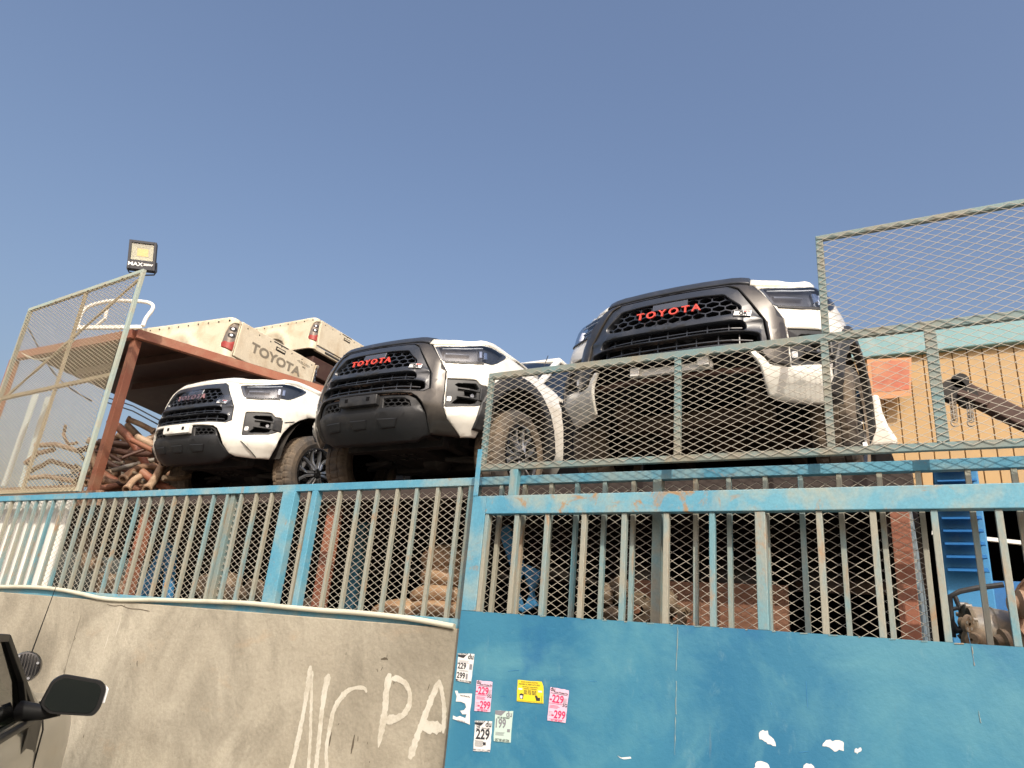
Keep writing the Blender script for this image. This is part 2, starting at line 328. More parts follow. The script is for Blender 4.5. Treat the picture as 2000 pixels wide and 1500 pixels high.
# ------------------------------------------------------------ railing on the wall (runs on behind the gate)
def picket_mb(z0, z1, w=.024, d=.03): return MB().box(-w/2, w/2, 0, d, z0, z1)
def fence():
    zt = H + 1.0; zb = H + .11
    root = empty('blue_railing', (-6, FEN, 0)); tag(root, 'weathered blue railing of upright bars on the plaster wall, running on behind the gate', 'fence')
    I = Matrix.Translation(-Vector(root.location))
    def B(o): o.parent = root; o.matrix_parent_inverse = I; return o
    zrail = .052
    B(MB().box(-15, 1.6, FEN, FEN+.05, zt-zrail, zt).build('top_rail', M['rail'], bevel=.003))
    B(MB().box(-15, -2.34, FEN-.03, FEN+.03, ZW, zb+.03).build('bottom_rail', M['rail'], bevel=.003))
    xs = []
    for px_ in (-46,-30,-13,5,21,37,53,69,86,102,122,142,162,181,201,222,243,267,289,313,337,361,386,413,440,467,496,526): xs.append(at(px_, 975, FEN).x)
    for px_ in (596,655,692,728,767,805,846,889): xs.append(at(px_+6, 962, FEN).x)
    for px_ in (972,1018,1071,1122,1177,1234,1357,1423): xs.append(at(px_, 1010, FEN).x)
    for px_ in (1566,1643,1724,1802,1902,1995): xs.append(at(px_, 1010, FEN).x)
    xs.append(at(1493, 930, FEN).x)
    first = None
    for x in xs:
        if first is None:
            first = picket_mb(zb+.03, zt-zrail+.001).build('picket', M['picket'], bevel=.002); o = first
        else: o = first.copy(); COL.objects.link(o)
        B(o); o.location = (x, FEN+.008, 0)
    for x0, x1, yy, mt in ((554, 578, FEN-.012, 'rail'), (610, 620, FEN-.006, 'rail'), (447, 455, FEN+.02, 'meshframe'), (913, 930, FEN+.005, 'meshframe')):
        B(MB().box(at(x0, 965, FEN).x, at(x1, 965, FEN).x, yy, yy+.06, zb+.03, zt-zrail-.001).build('post', M[mt], bevel=.004))
    B(MB().box(at(1281, 1010, FEN).x-.02, at(1281, 1010, FEN).x+.03, FEN-.004, FEN+.06, .2, zt-zrail-.001).build('post', M['meshframe'], bevel=.004))
    x0 = at(118, 975, FEN).x
    B(expanded(x0, 0.02, zb+.035, zt-zrail, FEN+.046, .074, .046, 'wire_mesh', M['wire'], None, .0027, .002))
fence()
def conduit():
    pts = [(-60,1146),(0,1146),(70,1147),(120,1152),(160,1160),(195,1168),(235,1172),(300,1172),(380,1174),(480,1178),(560,1186),(640,1193),(700,1197),(800,1208),(888,1224)]
    P3 = [at(x, y, WALL+.0) + Vector((0, -.005, 0)) for x, y in pts]; out = []
    for i in range(len(P3)-1):
        for j in range(4):
            s = j/4; a = P3[max(i-1,0)]; b = P3[i]; c = P3[i+1]; d = P3[min(i+2, len(P3)-1)]
            out.append(.5*((2*b)+(c-a)*s+(2*a-5*b+4*c-d)*s*s+(3*b-a-3*c+d)*s**3))
    out.append(P3[-1])
    tag(MB().tube(out, .017, 10).build('conduit', M['pvc'], smooth=True), 'cream plastic conduit sagging along the foot of the blue railing', 'pipe')
conduit()
# ------------------------------------------------------------ sliding gate
def gate():
    root = empty('sliding_gate', (-.6, GATE, 0)); tag(root, 'blue sheet metal sliding gate with barred upper half, topped by wire mesh panels', 'gate')
    I = Matrix.Translation(-Vector(root.location))
    def B(o): o.parent = root; o.matrix_parent_inverse = I; return o
    G = GATE; XL = -2.362; XR = 2.4
    zs = H+.182; zr0 = H+.738; zr1 = H+.846
    B(MB().box(XL, XR, G, G+.004, .06, zs).build('sheet_panel', M['sheet']))
    f = MB().box(XL, XR, G+.004, G+.05, .06, .14)
    f.build  # frame behind the sheet
    B(f.build('bottom_rail', M['rail'], bevel=.003))
    B(MB().box(XL+.095, XR, G-.002, G+.06, zr0, zr1).build('top_rail', M['gaterail'], bevel=.004))
    B(MB().box(XL, XL+.094, G-.001, G+.058, zs+.001, zr1).build('stile', M['rail'], bevel=.003))
    B(MB().box(XL+.0, XL+.032, G-.004, G+.004, zr1+.001, H+1.14).build('stile_extension', M['rail'], bevel=.002))
    B(MB().box(XL+.096, XL+.12, G+.004, G+.05, zs, zr0-.001).build('stile_liner', M['picket'], bevel=.002))
    first = None
    for px_ in (1003,1062,1134,1212,1294,1383,1592,1697,1817,1944,2085,2240,2420):
        x = at(px_+2, 1001, G).x
        if first is None: first = picket_mb(zs, zr0-.001, .028, .034).build('picket', M['picket'], bevel=.0025); o = first
        else: o = first.copy(); COL.objects.link(o)
        B(o); o.location = (x+.01, G+.010, 0)
    xa = at(1473, 1001, G).x; B(MB().box(xa, xa+.05, G+.004, G+.056, zs, zr0-.001).build('post', M['picket'], bevel=.004))
    # welds on the sheet
    w = MB()
    for (xa, ya, xb, yb) in ((1324,1224,1321,1310),(1321,1330,1320,1395),(1319,1400,1318,1475),(1898,1262,1903,1300),(1911,1388,1916,1412)):
        n = 9
        w.tube([at(xa+(xb-xa)*i/n+random.uniform(-.6,.6), ya+(yb-ya)*i/n, G-.001) for i in range(n+1)], [random.uniform(.0006,.0026) for i in range(n+1)], 5)
    for i in range(20):                    # weld beads where the bars meet the sheet
        x = XL+.15+i*.12; w.tube([(x, G, zs-.004),(x+random.uniform(.01,.04), G, zs-.002)], .003, 5)
    B(w.build('weld_bead', M['picket'], smooth=True))
    d = MB()
    for (xa, ya, xb, yb, r) in ((1574,1330,1577,1382,.0012),(992,1311,1014,1309,.0012),(978,1360,988,1360,.001),(1560,1470,1580,1468,.0012),(1150,1330,1166,1331,.001),(1890,1235,1905,1300,.0008),(1505,1372,1507,1376,.0016)):
        d.tube([at(xa, ya, G-.0005), at(xb, yb, G-.0005)], r, 4)
    B(d.build('scratch', M['bluedark']))
    # chipped white spots
    for pts in (((782,640),(800,625),(822,628),(835,655),(850,668),(860,700),(838,692),(815,680),(800,672),(785,668)), ((1075,690),(1090,672),(1120,678),(1150,672),(1172,684),(1172,722),(1150,715),(1130,725),(1105,705),(1080,700)), ((1228,708),(1240,712),(1250,705),(1252,722),(1232,737),(1222,728)), ((760,800),(765,780),(790,768),(820,778),(832,800),(835,830),(760,830)), ((985,800),(1000,778),(1020,780),(1038,800),(1036,830),(985,830)), ((130,742),(150,752),(190,748),(195,756),(160,760))):
        q = [(1150+x*.425, 1160+y*.425) for x, y in pts]
        j = []
        for i in range(len(q)):
            a, b = q[i], q[(i+1) % len(q)]; j += [a, ((a[0]+b[0])/2+random.uniform(-2.5,2.5), (a[1]+b[1])/2+random.uniform(-2.5,2.5))]
        B(MB().prism(j, lambda x, y: at(x, y, G-.0015), lambda x, y: at(x, y, G+.002)).build('paint_chip', M['paper']))
    # mesh crown: long low panel, then a taller one at the right
    z0, z1, z2, z3 = H+1.006, H+1.043, H+1.606, H+1.647
    a = MB().box(XL+.02, XR, G+.004, G+.034, z0, z1).build('mesh_frame', M['meshframe'], bevel=.003); B(a)
    B(MB().box(XL+.02, XR, G+.004, G+.034, z2, z3).build('mesh_frame', M['meshframe'], bevel=.003))
    for x, zz0, zz1, w_ in ((XL+.036, z1, z2, .032), (at(1322, 800, G).x, z1, z2, .036), (at(1618, 800, G).x, z1, z2, .036), (at(1830, 760, G).x, z1, z2, .05), (1.35, z1, z2, .05), (-.339, z3, H+2.196, .036), (1.0, z3, H+2.196, .036), (XR-.02, z1, z2, .036)):
        B(MB().box(x-w_/2, x+w_/2, G+.003, G+.033, zz0+.001, zz1-.001).build('mesh_post', M['meshframe'], bevel=.003))
    B(MB().box(-.357, XR, G+.004, G+.034, H+2.197, H+2.224).build('mesh_frame', M['meshframe'], bevel=.003))
    for x in (at(1002, 930, G).x, 1.35): B(MB().box(x-.026, x+.026, G+.004, G+.05, zr1, z0).build('bracket', M['picket'], bevel=.003))
    B(expanded(XL+.02, XR, z0+.012, z3-.012, G-.002, .078, .039, 'wire_mesh', M['wire'], None, .0021, .003))
    B(expanded(-.35, XR, z3-.02, H+2.215, G-.0025, .078, .039, 'wire_mesh', M['wire'], None, .0019, .003))
gate()
# ------------------------------------------------------------ stickers on the gate
def c6(x, y): return (860+x*.1733, 1240+y*.1733)
def sticker(name, corners, mat, label, group, items, torn=None, lift=.0035):
    q = [at(*c6(*c), GATE-lift) for c in corners]     # TL TR BR BL
    def m(s, t): return (q[0]*(1-s)+q[1]*s)*(1-t) + (q[3]*(1-s)+q[2]*s)*t
    org = m(.5, 1); root = empty(name, org); tag(root, label, 'sticker', group); I = Matrix.Translation(-org)
    def B(o): o.parent = root; o.matrix_parent_inverse = I; return o
    n = 8; mb = MB()
    outline = torn or ([(i/n, 0) for i in range(n)]+[(1, i/n) for i in range(n)]+[(1-i/n, 1) for i in range(n)]+[(0, 1-i/n) for i in range(n)])
    outline = [(s+random.uniform(-.012,.012), t+random.uniform(-.008,.008)) for s, t in outline]
    Y = Vector((0, .0012, 0)); B(mb.prism(outline, lambda s, t: m(s, t), lambda s, t: m(s, t)+Y).build('paper', mat))
    wd = (q[1]-q[0]).length; ht = (q[3]-q[0]).length
    for it in items:
        k, mt = it[0], it[1]; b = MB(); Z = Vector((0, -.0006-.0003*it[2], 0))
        if k == 'r':
            for (s0, t0, s1, t1) in it[3]: b.add([m(s0, t0)+Z, m(s1, t0)+Z, m(s1, t1)+Z, m(s0, t1)+Z], [(0, 1, 2, 3)])
            B(b.build('printed_block', mt))
        elif k == 'p': b.add([m(*c)+Z for c in it[3]], [tuple(range(len(it[3])))]); B(b.build('printed_block', mt))
        else:
            txt, s, t, size, sx = it[3:8]
            size *= .5; vs, fs = text_verts(txt, size, size*.03, 0, sx); b.add([m(s+x/wd, t-y/ht)+Z for x, y, z in vs], fs); B(b.build('printed_text', mt))
    return root
def lines(x0, x1, t0, n, dt, h=.012, jit=.2):
    return [(x0+random.uniform(0, jit)*.2, t0+i*dt, x1-random.uniform(0, jit), t0+i*dt+h) for i in range(n)]
K, G_ = M['ink'], 'price stickers on the gate'
grey = simple('grey_ink', (.22,.22,.24), .7, 0, .1, 30)
def promo(nm, cs, lab, big, extra):
    sticker(nm, cs, M['paper'], lab, G_, [('p', K, 0, [(0,0),(.62,0),(.35,.17),(0,.13)]), ('t', M['paper'], 1, 'HOME INTERNET', .26, .035, .020, .8), ('t', K, 0, 'du', .80, .11, .075, 1)] + big + extra)
promo('price_sticker', [(205,205),(385,215),(345,545),(175,515)], 'white sticker with 229 above 299 at the upper left edge of the gate',
      [('t', K, 0, '229', .30, .46, .085, .9), ('t', K, 0, '299', .30, .80, .085, .9)], [('r', grey, 0, lines(.05,.8,.26,3,.035)+[(.78,.36,.95,.55),(.62,.70,.74,.90)]+lines(.1,.9,.60,2,.03)), ('r', K, 0, [(.0,.935,1,.99)]), ('t', M['paper'], 1, '058 010 84 615', .5, .965, .026, 1)])
promo('price_sticker', [(395,965),(585,975),(560,1320),(370,1305)], 'white sticker with one large dark 229, lowest on the gate',
      [('t', K, 0, '229', .50, .46, .135, .85)], [('t', K, 0, '299', .2, .225, .045, .7), ('t', K, 0, '058 0412 6867', .66, .25, .022, .8), ('r', K, 0, lines(.05,.75,.66,6,.035,.014,.25)+[(.55,.70,.72,.80)]), ('r', grey, 0, [(0,.93,1,.985)]), ('t', M['paper'], 1, '050 640 5080', .5, .957, .026, 1)])
sticker('price_sticker', [(620,850),(820,860),(790,1215),(600,1195)], M['teal'], 'pale green sticker with a large 199 and a torn white edge', G_,
      [('p', grey, 0, [(0,0),(.62,0),(.35,.17),(0,.13)]), ('t', grey, 0, 'du', .80, .11, .075, 1), ('t', K, 0, '057 80 68 53467', .5, .235, .026, .85), ('t', grey, 0, '199', .33, .43, .12, .8), ('r', grey, 0, lines(.08,.65,.70,5,.024,.01,.1)+[(.75,.58,.92,.68)]), ('t', K, 0, '057 80 68 534', .5, .955, .034, .9)])
for lab, cs in (('pink sticker with red 229 above 299, left of the yellow one', [(410,510),(590,530),(560,870),(385,855)]), ('pink sticker with red 229 above 299, right of the yellow one', [(1240,585),(1450,625),(1410,990),(1205,965)])):
    sticker('price_sticker', cs, M['pink'], lab, G_, [('t', K, 0, 'du', .16, .06, .055, 1), ('t', K, 0, 'Home Wireless Plus', .60, .125, .024, .8), ('r', K, 0, [(.05,.165,.95,.180)]), ('t', M['magenta'], 0, '-229', .40, .34, .105, .85), ('r', M['magenta'], 0, [(.0,.47,.72,.485)]+lines(.05,.65,.53,3,.035,.014,.15)), ('t', K, 0, '5G', .87, .49, .045, 1), ('r', grey, 0, lines(.75,.98,.28,6,.03,.012,.05)+lines(.04,.3,.72,4,.04,.012,.05)), ('t', M['magenta'], 0, '-299', .58, .80, .105, .85), ('r', M['magenta'], 0, [(.08,.935,.92,.945)]), ('t', M['magenta'], 0, '057 268 2534', .5, .967, .026, .9)])
sticker('yellow_sticker', [(870,505),(1165,530),(1160,775),(860,745)], M['yellow'], 'square yellow advert sticker with small drawings and a curled corner', None,
      [('t', M['inkbrown'], 0, 'RIYAD AL JANNU ELECTRIC', .47, .085, .017, .95), ('t', M['inkbrown'], 0, 'MOVERS AL JAMIE AUTH.EDU', .47, .19, .020, .95), ('t', M['inkbrown'], 0, 'Pipe Fitting & Washing Machine', .5, .30, .016, .9), ('t', M['inkbrown'], 0, 'Refrigerator & Dishwasher', .5, .385, .016, .9), ('t', M['inkbrown'], 0, '054 302 8628', .5, .50, .028, .95), ('t', M['inkbrown'], 0, '050 728 2802', .5, .61, .028, .95),
       ('r', M['paper'], 0, [(.05,.38,.2,.46),(.8,.42,.95,.5)]), ('p', K, 0, [(.10,.66),(.18,.62),(.26,.66),(.24,.88),(.12,.88)]), ('p', M['paper'], 1, [(.13,.72),(.22,.72),(.21,.86),(.14,.86)]), ('p', K, 0, [(.68,.68),(.76,.66),(.80,.76),(.88,.74),(.88,.90),(.74,.90)]), ('r', K, 0, [(.0,.955,1,.965),(.93,.65,.945,.92)])],
      torn=[(0,0),(.25,.0),(.5,.01),(.75,.0),(.93,.0),(1,.22),(1,.4),(1,.7),(1,1),(.75,1),(.5,1),(.25,1),(0,1),(0,.75),(0,.5),(0,.25)])
sticker('torn_sticker', [(165,625),(355,660),(330,1010),(140,970)], M['paper'], 'torn remains of a white sticker below the 229 and 299 one', None, [('t', K, 0, 'Home Wireless Plus', .62, .13, .022, .7), ('t', grey, 0, '057 268 25', .5, .955, .024, .9)],
      torn=[(0,.02),(.15,0),(.2,.08),(.5,.06),(1,0),(1,.3),(.97,.6),(1,1),(.7,.97),(.3,.95),(0,.94),(.0,.83),(.22,.86),(.40,.80),(.72,.84),(.78,.70),(.55,.72),(.40,.62),(.60,.58),(.74,.48),(.66,.36),(.4,.33),(.1,.36),(.12,.18)])
# ------------------------------------------------------------ surface of a pickup nose: (u along the plan contour, z, offset) -> point
_c = np.array([(0,0),(.2,.006),(.38,.028),(.47,.070),(.56,.130),(.68,.216),(.78,.300),(.85,.390),(.89,.52),(.912,.68),(.925,.88),(.925,5.4)])
_s = np.r_[0, np.cumsum(np.hypot(*np.diff(_c, axis=0).T))]
_u = np.linspace(0, _s[-1], 1100); _x = np.interp(_u, _s, _c[:, 0]); _y = np.interp(_u, _s, _c[:, 1])
def _sm(a, odd):
    for _ in range(2):
        e = np.r_[(-a[9:0:-1] if odd else a[9:0:-1]), a, 2*a[-1]-a[-2:-11:-1]]; a = np.convolve(e, np.ones(19)/19, 'same')[9:-9]
    return a
_x = _sm(_x, True); _y = _sm(_y, False); _dx = np.gradient(_x, _u); _dy = np.gradient(_y, _u)
WY = 1.00                                    # wheel centre behind the nose
UC = 1.4288; UCN = float(np.interp(WY, _y, _u))
_wu = [0, .19, .43, .472, .554, .69, 1.0, 1.07, 1.23, UC, UC+4]; _wv = [0, .19, .452, .492, .576, .712, 1.045, 1.12, 1.32, UCN, UCN+4]
FZ = [.2,.28,.36,.45,.55,.68,.78,.9,1.0,1.06,1.10,1.125,1.16]; FF = [.27,.17,.08,.02,0,0,.02,.045,.075,.11,.17,.26,.42]
SZ = [.2,.28,.4,.5,.6,.8,.95,1.05,1.1,1.14,1.18,1.2]; SG = [.17,.12,.045,.0,0,0,.015,.035,.05,.08,.14,.2]
def PS(u, z, off=0):
    u = np.asarray(u, float); z = np.asarray(z, float); s = np.where(u < 0, -1., 1.); a = np.abs(u)
    z = z + np.interp(a, [0, .43, .55, .70, 1.2, 2], [.018, .021, .022, .024, .030, .030])*np.interp(z, [.34, .5], [.6, 1]); a = np.interp(a, _wu, _wv)
    x = np.interp(a, _u, _x); y = np.interp(a, _u, _y); dx = np.interp(a, _u, _dx); dy = np.interp(a, _u, _dy)
    l = np.sqrt(dx*dx+dy*dy)+1e-9; nx, ny = dy/l, -dx/l; w = ny*ny
    ins = np.interp(z, FZ, FF)*w + np.interp(z, SZ, SG)*(1-w) - off
    return np.stack([s*(x-nx*ins), y-ny*ins, z], -1)
def sym(l): return l + [(-u, z) for u, z in l[::-1] if abs(u) > 1e-6]
def rnd(poly, r, n=4):                       # round the corners of an outline
    out = []; m = len(poly)
    for i in range(m):
        a, b, c = (np.array(poly[(i+k) % m], float) for k in (-1, 0, 1)); la, lc = np.linalg.norm(a-b), np.linalg.norm(c-b)
        if la < 1e-6 or lc < 1e-6: continue
        d = min(r, la*.45, lc*.45); p0 = b+(a-b)/la*d; p1 = b+(c-b)/lc*d
        for k in range(n+1):
            t = k/n; out.append(tuple((1-t)**2*p0+2*t*(1-t)*b+t*t*p1))
    return out
def patch(name, mat, outer, holes=(), off=0., thick=.02, bev=.005, step=.045, parent=None, dome=None, fn=None):
    bm = bmesh.new()
    for loop in [outer]+list(holes):
        vs = [bm.verts.new((p[0], p[1], 0)) for p in loop]
        for i in range(len(vs)): bm.edges.new((vs[i], vs[(i+1) % len(vs)]))
    bmesh.ops.triangle_fill(bm, use_beauty=True, use_dissolve=False, edges=bm.edges[:])
    xs = [v.co.x for v in bm.verts]; zs = [v.co.y for v in bm.verts]
    for lo, hi, ax in ((min(xs), max(xs), 0), (min(zs), max(zs), 1)):
        k = math.ceil(lo/step)
        while k*step < hi:
            p = [0, 0, 0]; p[ax] = k*step; nn = [0, 0, 0]; nn[ax] = 1
            bmesh.ops.bisect_plane(bm, geom=bm.verts[:]+bm.edges[:]+bm.faces[:], dist=1e-6, plane_co=p, plane_no=nn); k += 1
    bmesh.ops.remove_doubles(bm, verts=bm.verts, dist=2e-4)
    if bev:
        be = [e for e in bm.edges if e.is_boundary]; bv = {v for e in be for v in e.verts}
        bmesh.ops.inset_region(bm, faces=bm.faces[:], thickness=bev, use_boundary=True, use_even_offset=False)
        for v in bm.verts:
            v.co.z = 0
        for e in bm.edges:
            if e.is_boundary:
                for v in e.verts: v.co.z = -bev
    be = [e for e in bm.edges if e.is_boundary]
    r = bmesh.ops.extrude_edge_only(bm, edges=be)
    for v in [g for g in r['geom'] if isinstance(g, bmesh.types.BMVert)]: v.co.z = -thick
    bmesh.ops.recalc_face_normals(bm, faces=bm.faces)
    uv = np.array([(v.co.x, v.co.y, v.co.z) for v in bm.verts])
    o_ = uv[:, 2]+off + (dome(uv[:, 0], uv[:, 1]) if dome else 0)
    Q = (fn or PS)(uv[:, 0], uv[:, 1], o_)
    for v, q in zip(bm.verts, Q): v.co = q
    me = bpy.data.meshes.new(name); bm.to_mesh(me); bm.free(); me.materials.append(mat); me.shade_smooth(); me.set_sharp_from_angle(angle=R(40))
    o = bpy.data.objects.new(name, me); COL.objects.link(o); o.parent = parent
    if len(me.polygons) and sum(p.normal.y for p in me.polygons if abs(p.normal.y) > .2) > 0 and abs(np.mean(uv[:, 0])) < .9: me.flip_normals()
    return o
def ribbons(name, mat, segs, w, off, depth, parent):   # little bars lying on the nose surface
    mb = MB()
    for (u0_, z0_, u1, z1) in segs:
        d = math.hypot(u1-u0_, z1-z0_); nx, nz = -(z1-z0_)/d*w/2, (u1-u0_)/d*w/2; n = max(1, int(d/.06)); V = []
        for i in range(n+1):
            t = i/n; u, z = u0_+(u1-u0_)*t, z0_+(z1-z0_)*t
            for (s, o_) in ((1, off), (-1, off), (-1, off-depth), (1, off-depth)): V.append(tuple(PS(u+nx*s, z+nz*s, o_)))
        F = [(0, 1, 2, 3), tuple(4*n+k for k in (3, 2, 1, 0))]
        for i in range(n): F += [(4*i+k, 4*i+(k+1) % 4, 4*i+4+(k+1) % 4, 4*i+4+k) for k in range(4)]
        mb.add(V, F)
    return mb.build(name, mat, parent)
def inside(poly, x, y):
    r = False
    for i in range(len(poly)):
        (a, b), (c, d) = poly[i], poly[i-1]
        if (b > y) != (d > y) and x < (c-a)*(y-b)/(d-b)+a: r = not r
    return r
def hexsegs(poly, a, zs=1.0):                # honeycomb edges inside an outline
    segs = set(); w = a*math.sqrt(3)
    us = [p[0] for p in poly]; zz = [p[1] for p in poly]; j = 0; z = min(zz)-a
    out = []
    while z < max(zz)+2*a:
        u = min(us)-w + (w/2 if j % 2 else 0)
        while u < max(us)+w:
            c = [(u+a*1.12*math.sin(math.pi/3*k), z+a*zs*math.cos(math.pi/3*k)) for k in range(6)]
            for k in (0, 1, 5):
                p, q = c[k], c[(k+1) % 6]; m_ = ((p[0]+q[0])/2, (p[1]+q[1])/2)
                if inside(poly, *m_): out.append((*p, *q))
            u += w*1.12
        z += a*1.5*zs; j += 1
    return out
LAMP = [(.555,1.015),(.66,1.035),(.78,1.060),(.88,1.085),(.98,1.105),(1.10,1.125),(1.20,1.125),(1.235,1.105),(1.18,1.045),(1.09,.965),(1.04,.935),(.93,.925),(.89,.915),(.80,.90),(.655,.888),(.62,.90)]
FOG = [(.685,.74),(.91,.765),(.95,.73),(1.01,.735),(1.025,.62),(.97,.57),(.92,.545),(.70,.505)]
FRAME = [(0,1.052),(.36,1.045),(.43,1.01),(.50,.895),(.565,.78),(.58,.64),(.53,.612),(.25,.605),(0,.603)]
HEX = [(0,.985),(.20,.982),(.335,.972),(.37,.935),(.44,.875),(.43,.84),(.36,.822),(.18,.812),(0,.808)]
def arch(a, b, n=14, zc=.38): return [(UC+a*math.cos(t), zc+b*math.sin(t)) for t in [math.pi*i/n*1.0 for i in range(n+1)]]   # rear to front
WA, WB = .425, .49
def wheel(parent, side, y=1.00, z=.36, name='wheel', black=False):
    root = MB(); r = .385; w = .255; x0 = side*.80
    n = 144; prof = [(-w/2+.02, .25), (-w/2, .30), (-w/2+.004, .345), (-w/2+.028, r-.01), (-w/2+.045, r), (-.05, r), (-.044, r-.012), (-.038, r), (.038, r), (.044, r-.012), (.05, r), (w/2-.045, r), (w/2-.028, r-.01), (w/2-.004, .345), (w/2, .30), (w/2-.02, .25)]
    n0 = 0
    for i, (h, rr) in enumerate(prof):
        for k in range(n):
            g = rr
            if i in (3, 4, 5, 7, 8, 10, 11, 12) and (k+(2 if i < 7 else 0)) % 4 == 0: g = rr-.006
            a = 2*math.pi*(k+(.8 if 6 < i < 9 else 0))/n; root.v.append((x0+h, y+g*math.cos(a), z+g*math.sin(a)))
    for i in range(len(prof)-1):
        for k in range(n):
            a = i*n+k; b = i*n+(k+1) % n; root.f.append((a, b, b+n, a+n))
    o = root.build(name, M['rubber'], parent)
    rim = MB().lathe([(side*.10, .255), (side*.115, .262), (side*.118, .245), (side*.06, .225), (side*.02, .21), (side*.0, .06), (side*.0, .001)], (x0, y, z), 'X', 48)
    rm = rim.build('rim', M['rimdark'], o, smooth=True)
    sp = MB()
    for k in range(6):
        a = 2*math.pi*k/6+.2
        for s in (-1, 1):
            pts = [(.045, s*.002), (.12, s*.006), (.19, s*.034), (.238, s*.070), (.236, s*.096), (.20, s*.064), (.13, s*.032), (.05, s*.022)]
            f = lambda p, q, h: (x0+h, y+p*math.cos(a)-q*math.sin(a), z+p*math.sin(a)+q*math.cos(a))
            sp.prism(pts, lambda p, q: f(p, q, side*(.105+.02*(p < .1))), lambda p, q: f(p, q, side*.07))
    sp.build('spokes', M['under'] if black else M['alloy'], rm, bevel=.003)
    MB().lathe([(side*.13, .001), (side*.13, .034), (side*.10, .045), (side*.05, .05)], (x0, y, z), 'X', 20).build('hub_cap', M['rimdark'], rm, smooth=True)
    return o
def truck(kind, label, loc, rz, pitch, roll):
    root = empty('pickup_truck', loc); root.rotation_mode = 'XYZ'; root.rotation_euler = (pitch, roll, rz)
    tag(root, label, 'pickup truck', 'white pickup trucks parked nose out above the railing')
    wh, gr, bk = M['white'], M['grille'], M['black']
    frame = sym(FRAME); hexo = sym(HEX)
    slot1 = rnd(sym([(0,.765),(.43,.772),(.455,.755),(.46,.725),(.44,.708),(0,.700)]), .012, 2)
    mouth = rnd(sym([(0,.688),(.48,.700),(.53,.69),(.54,.64),(.50,.622),(0,.620)]), .015, 2)
    top = [(0,1.072),(.36,1.066),(.46,1.055),(.545,1.035),(.78,1.085),(.98,1.125),(1.15,1.150),(1.30,1.155),(UC+.52,1.155)]
    ar = arch(WA, WB)
    rearb = [(UC+.62,1.150),(UC+.60,.98),(UC+.66,.80),(UC+.70,.55),(UC+.70,.33),(UC+WA,.33)]
    low = [(UC-WA,.375),(1.0,.345),(.84,.330),(.66,.332)]
    inner1 = [(.60,.35),(.545,.41),(.50,.50),(.465,.55),(.42,.573),(.2,.583),(0,.585)]
    lamp = rnd(LAMP, .02, 3); fog = rnd(FOG, .015, 3)
    hl = [lamp, fog, [(-u, z) for u, z in lamp], [(-u, z) for u, z in fog]]
    flick = lambda u, z: .012*np.exp(-((np.abs(u)-UC)**2+(z-.38)**2-.5**2)**2/.01) + .016*np.clip(1-np.abs(z-.80-.10*(np.abs(u)-.7))/.055, 0, 1)*np.clip((np.abs(u)-.70)/.1, 0, 1) + .014*np.clip((.498-z)/.012, 0, 1)*np.clip((z-.40)/.05, 0, 1)*np.clip((np.abs(u)-.66)/.06, 0, 1)*np.clip((1.12-np.abs(u))/.1, 0, 1)
    if kind == 'bare':
        side = [(.545,1.035),(.78,1.085),(.98,1.125),(1.15,1.150),(1.30,1.155),(UC+.52,1.155)]+rearb+ar+low+[(.60,.35),(.565,.41),(.525,.50),(.47,.57),(.50,.578),(.55,.54),(.58,.505),(.70,.495),(.695,.62),(.685,.80)]
        for s in (1, -1):
            patch('bumper_and_fender', wh, [(s*u, z) for u, z in side], [[(s*u, z) for u, z in q] for q in (lamp, fog)], parent=root, dome=flick)
    elif kind == 'bronze':
        side = [(.545,1.035),(.78,1.085),(.98,1.125),(1.15,1.150),(1.30,1.155),(UC+.52,1.155)]+rearb+ar+[(UC-WA,.375),(1.0,.34),(.86,.322),(.73,.43),(.70,.50),(.695,.62),(.685,.80)]
        for s in (1, -1):
            patch('bumper_and_fender', wh, [(s*u, z) for u, z in side], [[(s*u, z) for u, z in q] for q in (lamp, fog)], parent=root, dome=flick)
    else:
        outer = sym(top+rearb+ar+low+inner1); patch('bumper_and_fender', wh, outer, [frame]+hl, parent=root, dome=flick)
        for s in (1, -1): ribbons('panel_gap', M['black'], [(s*.705,.455,s*.86,.338)], .005, .019, .014, root)
    if kind != 'white':
        zl = [(.70,.50),(.725,.43),(.86,.322),(.62,.318),(.59,.40),(.57,.46),(.53,.525),(.49,.565),(.44,.588),(0,.592)] if kind == 'bronze' else [(.69,.503),(.60,.505),(.56,.535),(.53,.575),(.50,.592),(0,.594)]
        sur = sym([(0,1.070),(.36,1.064),(.46,1.052),(.535,1.03),(.60,.93),(.678,.80),(.69,.62)]+zl)
        patch('grille_surround', M['bronze'], sur, [frame], off=.006, parent=root, dome=lambda u, z: .010*np.exp(-((np.abs(u)-.62)/.05)**2))
    # grille
    g = patch('grille_frame', gr, rnd([(u*.99, z*.998+.002) for u, z in frame], .01, 2), [rnd(hexo, .015, 2), slot1, mouth], off=-.006, thick=.05, parent=root, dome=lambda u, z: .012*np.exp(-((z-.79)/.02)**2)+.010*np.exp(-((z-.694)/.014)**2))
    ribbons('honeycomb', gr, hexsegs(hexo, .040, .62), .007, -.028, .03, g)
    ribbons('slats', gr, [(-.44,.735,.44,.737),(-.5,.652,.5,.655)]+[(u, .70, u, .77) for u in (-.36,-.24,-.12,0,.12,.24,.36)]+[(u, .62, u, .70) for u in (-.42,-.3,-.18,-.06,.06,.18,.3,.42)], .006, -.035, .02, g)
    mbx = MB()
    for i in range(11):                       # radiator pieces glimpsed behind the slots
        u = -.42+i*.084; q = PS(u, .655, -.10); mbx.box(q[0]-.03, q[0]+.03, q[1], q[1]+.02, .63+random.uniform(0,.01), .66+random.uniform(0,.02))
    mbx.build('radiator_fins', M['brown'] if kind != 'white' else M['under'], g)
